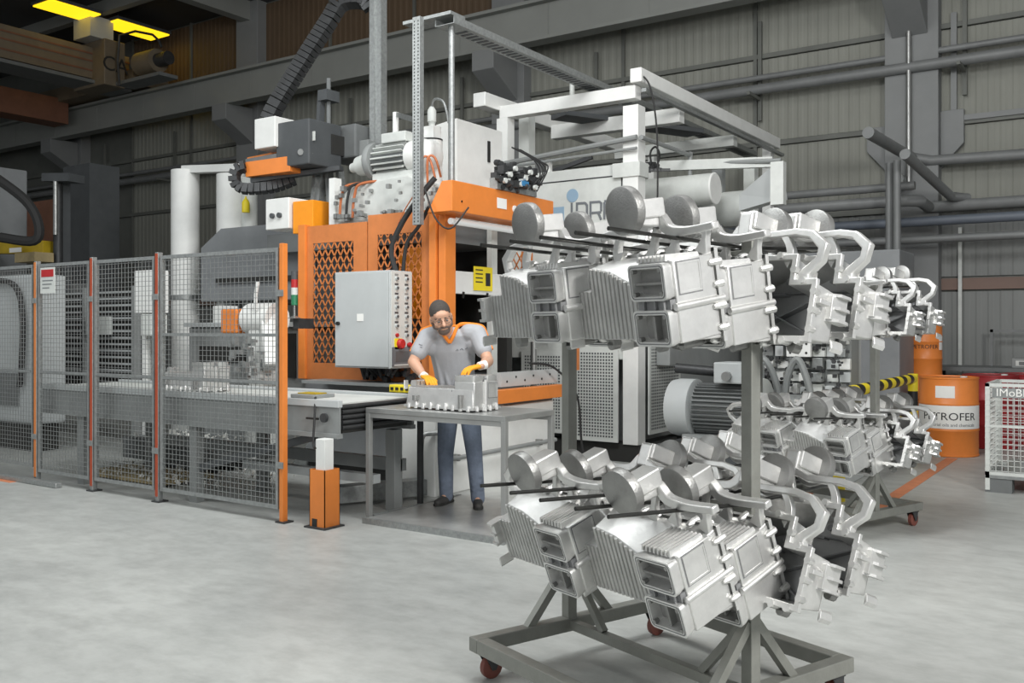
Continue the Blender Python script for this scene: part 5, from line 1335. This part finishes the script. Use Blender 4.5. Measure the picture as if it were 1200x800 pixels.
# folds running from the shoulders to the waist
for k, (a0, a1, q0, q1) in enumerate(((.10, .02, .05, -.10), (.13, .06, .02, -.13), (.07, -.03, .03, -.14), (-.10, -.03, .03, -.14), (-.14, -.09, .0, -.14), (.155, .115, .0, -.12))):
    caps(s, chest + RT * a0 + CT * (.118 - abs(a0) * .30) + V(0, 0, q0), waist + RT * a1 + CT * (.116 - abs(a1) * .25) + V(0, 0, q1 + .06), .013, .018)
shirt = remesh(s.build('t_shirt', 'shirt', man), .008, 3, .5)
from mathutils.bvhtree import BVHTree
tree = BVHTree.FromPolygons([v.co + root for v in shirt.data.vertices], [tuple(q.vertices) for q in shirt.data.polygons])
def on_shirt(px, py):
    e_ = P(px, py, 6.0); d_ = (e_ - V(0, 0, 1.5)).normalized(); h_ = tree.ray_cast(e_, d_)
    return (h_[0] - d_ * .003) if h_[0] is not None else None
for pts in ([(534, 411), (536, 409), (537, 411)], [(539, 410), (541, 408), (543, 410)], [(545, 409), (548, 407)], [(491, 403), (493, 404), (495, 404)], [(492, 406), (495, 407)]):
    q_ = [on_shirt(*c_) for c_ in pts]
    if all(c_ is not None for c_ in q_): MB().tube(q_, .0028, n=6).build('shirt_print', 'letter_grey', man)
o = MB()
fr = chest.lerp(neckb, .42) + CT * .118
colr = [neckb + RT * .070 + V(0, 0, .028) + CT * -.02, neckb + RT * .060 + CT * .055 + V(0, 0, .0), neckb.lerp(fr, .5) + RT * .035 + CT * .055, fr + CT * .012]
o.tube(colr, .015, sub=5); o.tube([neckb - RT * .070 + V(0, 0, .028) + CT * -.02, neckb - RT * .060 + CT * .055, neckb.lerp(fr, .5) - RT * .035 + CT * .055, fr + CT * .012], .015, sub=5)
o.tube([neckb + RT * .072 + V(0, 0, .026), neckb - CT * .07 + V(0, 0, .03), neckb - RT * .072 + V(0, 0, .026)], .012, sub=5)
o.build('collar', 'shirt_orange', man)
for sh, e_, sg in ((shL, elL, -1), (shR, elR, 1)):
    o = MB(); m_ = sh.lerp(e_, .58)
    o.tube([neckb + RT * sg * .07 + V(0, 0, .022), neckb.lerp(sh, .5) + V(0, 0, .062), sh + RT * sg * .03 + V(0, 0, .064), sh + RT * sg * .068 + V(0, 0, .012), m_ + RT * sg * .066 + V(0, 0, .0)], .016, sub=5)
    o.build('shoulder_stripe', 'shirt_orange', man)
# jeans
j = MB()
for hp, kn, an in ((hipL, kneeL, ankL), (hipR, kneeR, ankR)):
    caps(j, hp, kn, .098, .068); caps(j, kn, an + V(0, 0, -.03), .068, .058)
    for t_ in (.55, .72, .86): q = kn.lerp(an, t_); caps(j, q - RT * .03 + CT * .045, q + RT * .035 + CT * .048 + V(0, 0, .015), .014, .012)
    caps(j, kn - RT * .03 + CT * .052, kn + RT * .03 + CT * .052 + V(0, 0, .02), .012, .012)
caps(j, hipL + V(0, 0, .03), hipR + V(0, 0, .03), .108, .108); caps(j, hipL.lerp(hipR, .5), waist - V(0, 0, .02), .12, .11)
remesh(j.build('jeans', 'jeans', man), .008, 3, .5)
# shoes
for an, dv in ((ankL, (-RT * .45 + CT).normalized()), (ankR, (CT + RT * .05).normalized())):
    a0 = V(an.x, an.y, FZ + .032); u = MB()
    caps(u, a0 - dv * .05 + V(0, 0, .01), a0 + dv * .06, .042, .040); caps(u, a0 + dv * .06, a0 + dv * .155 - V(0, 0, .004), .040, .030); caps(u, a0 + V(0, 0, .02), an + V(0, 0, .0), .044, .044)
    sh_ = remesh(u.build('shoe', 'shoe', man), .006, 3, .5)
    u = MB(); sd = dv.cross(UPV); ol = [(-.095, .028), (-.06, .042), (.05, .040), (.12, .042), (.17, .030), (.19, .0), (.17, -.030), (.12, -.042), (.05, -.036), (-.06, -.038), (-.095, -.026), (-.105, 0)]
    u.rings([[V(an.x, an.y, z) + dv * p[0] + sd * p[1] for p in ol] for z in (FZ, FZ + .018)]); u.build('sole', 'vdark', sh_)
# gloves with five separate fingers
def glove(wr, d, sg, tip_z):
    d = d.normalized(); sd = UPV.cross(d).normalized(); g = MB()
    base = wr + d * .02
    def Q(a, b_, c_): return base + d * a + sd * (b_ * sg) + V(0, 0, c_)
    for b_ in (-.030, -.010, .010, .030): caps(g, Q(0, b_ * .7, 0), Q(.085 - abs(b_) * .12, b_, -.006), .017, .015)
    for b_, L in ((.033, .068), (.011, .076), (-.011, .070), (-.033, .055)):      # index .. little
        k0 = Q(.085 - abs(b_) * .12, b_, -.006); k1 = k0 + d * (L * .42) + sd * sg * b_ * .10 + V(0, 0, -.008); k2 = k1 + d * (L * .32) + V(0, 0, -.020); k3 = k2 + d * (L * .16) + V(0, 0, -.020)
        caps(g, k0, k1, .0118, .0110); caps(g, k1, k2, .0110, .0104); caps(g, k2, k3, .0104, .0092)
    t0 = Q(.015, .030, -.004); t1 = Q(.045, .060, -.014); t2 = Q(.075, .066, -.026); caps(g, t0, t1, .016, .0125); caps(g, t1, t2, .0125, .0105)
    gl = remesh(g.build('glove', 'glove', man), .0034, 2, .4)
    c_ = MB(); dd = (wr - d * .03); c_.lathe(wr - d * .035 + V(0, 0, .007), wr + d * .035, [(0, .031), (.05, .034), (.5, .033), (.95, .032), (1, .028)], 18)
    c_.build('cuff', 'cuff', gl)
glove(wrL, RT * .45 + CT * .75 - V(0, 0, .10), 1, 1.06)
glove(wrR, -RT * .80 + CT * .55 - V(0, 0, .08), -1, 1.16)
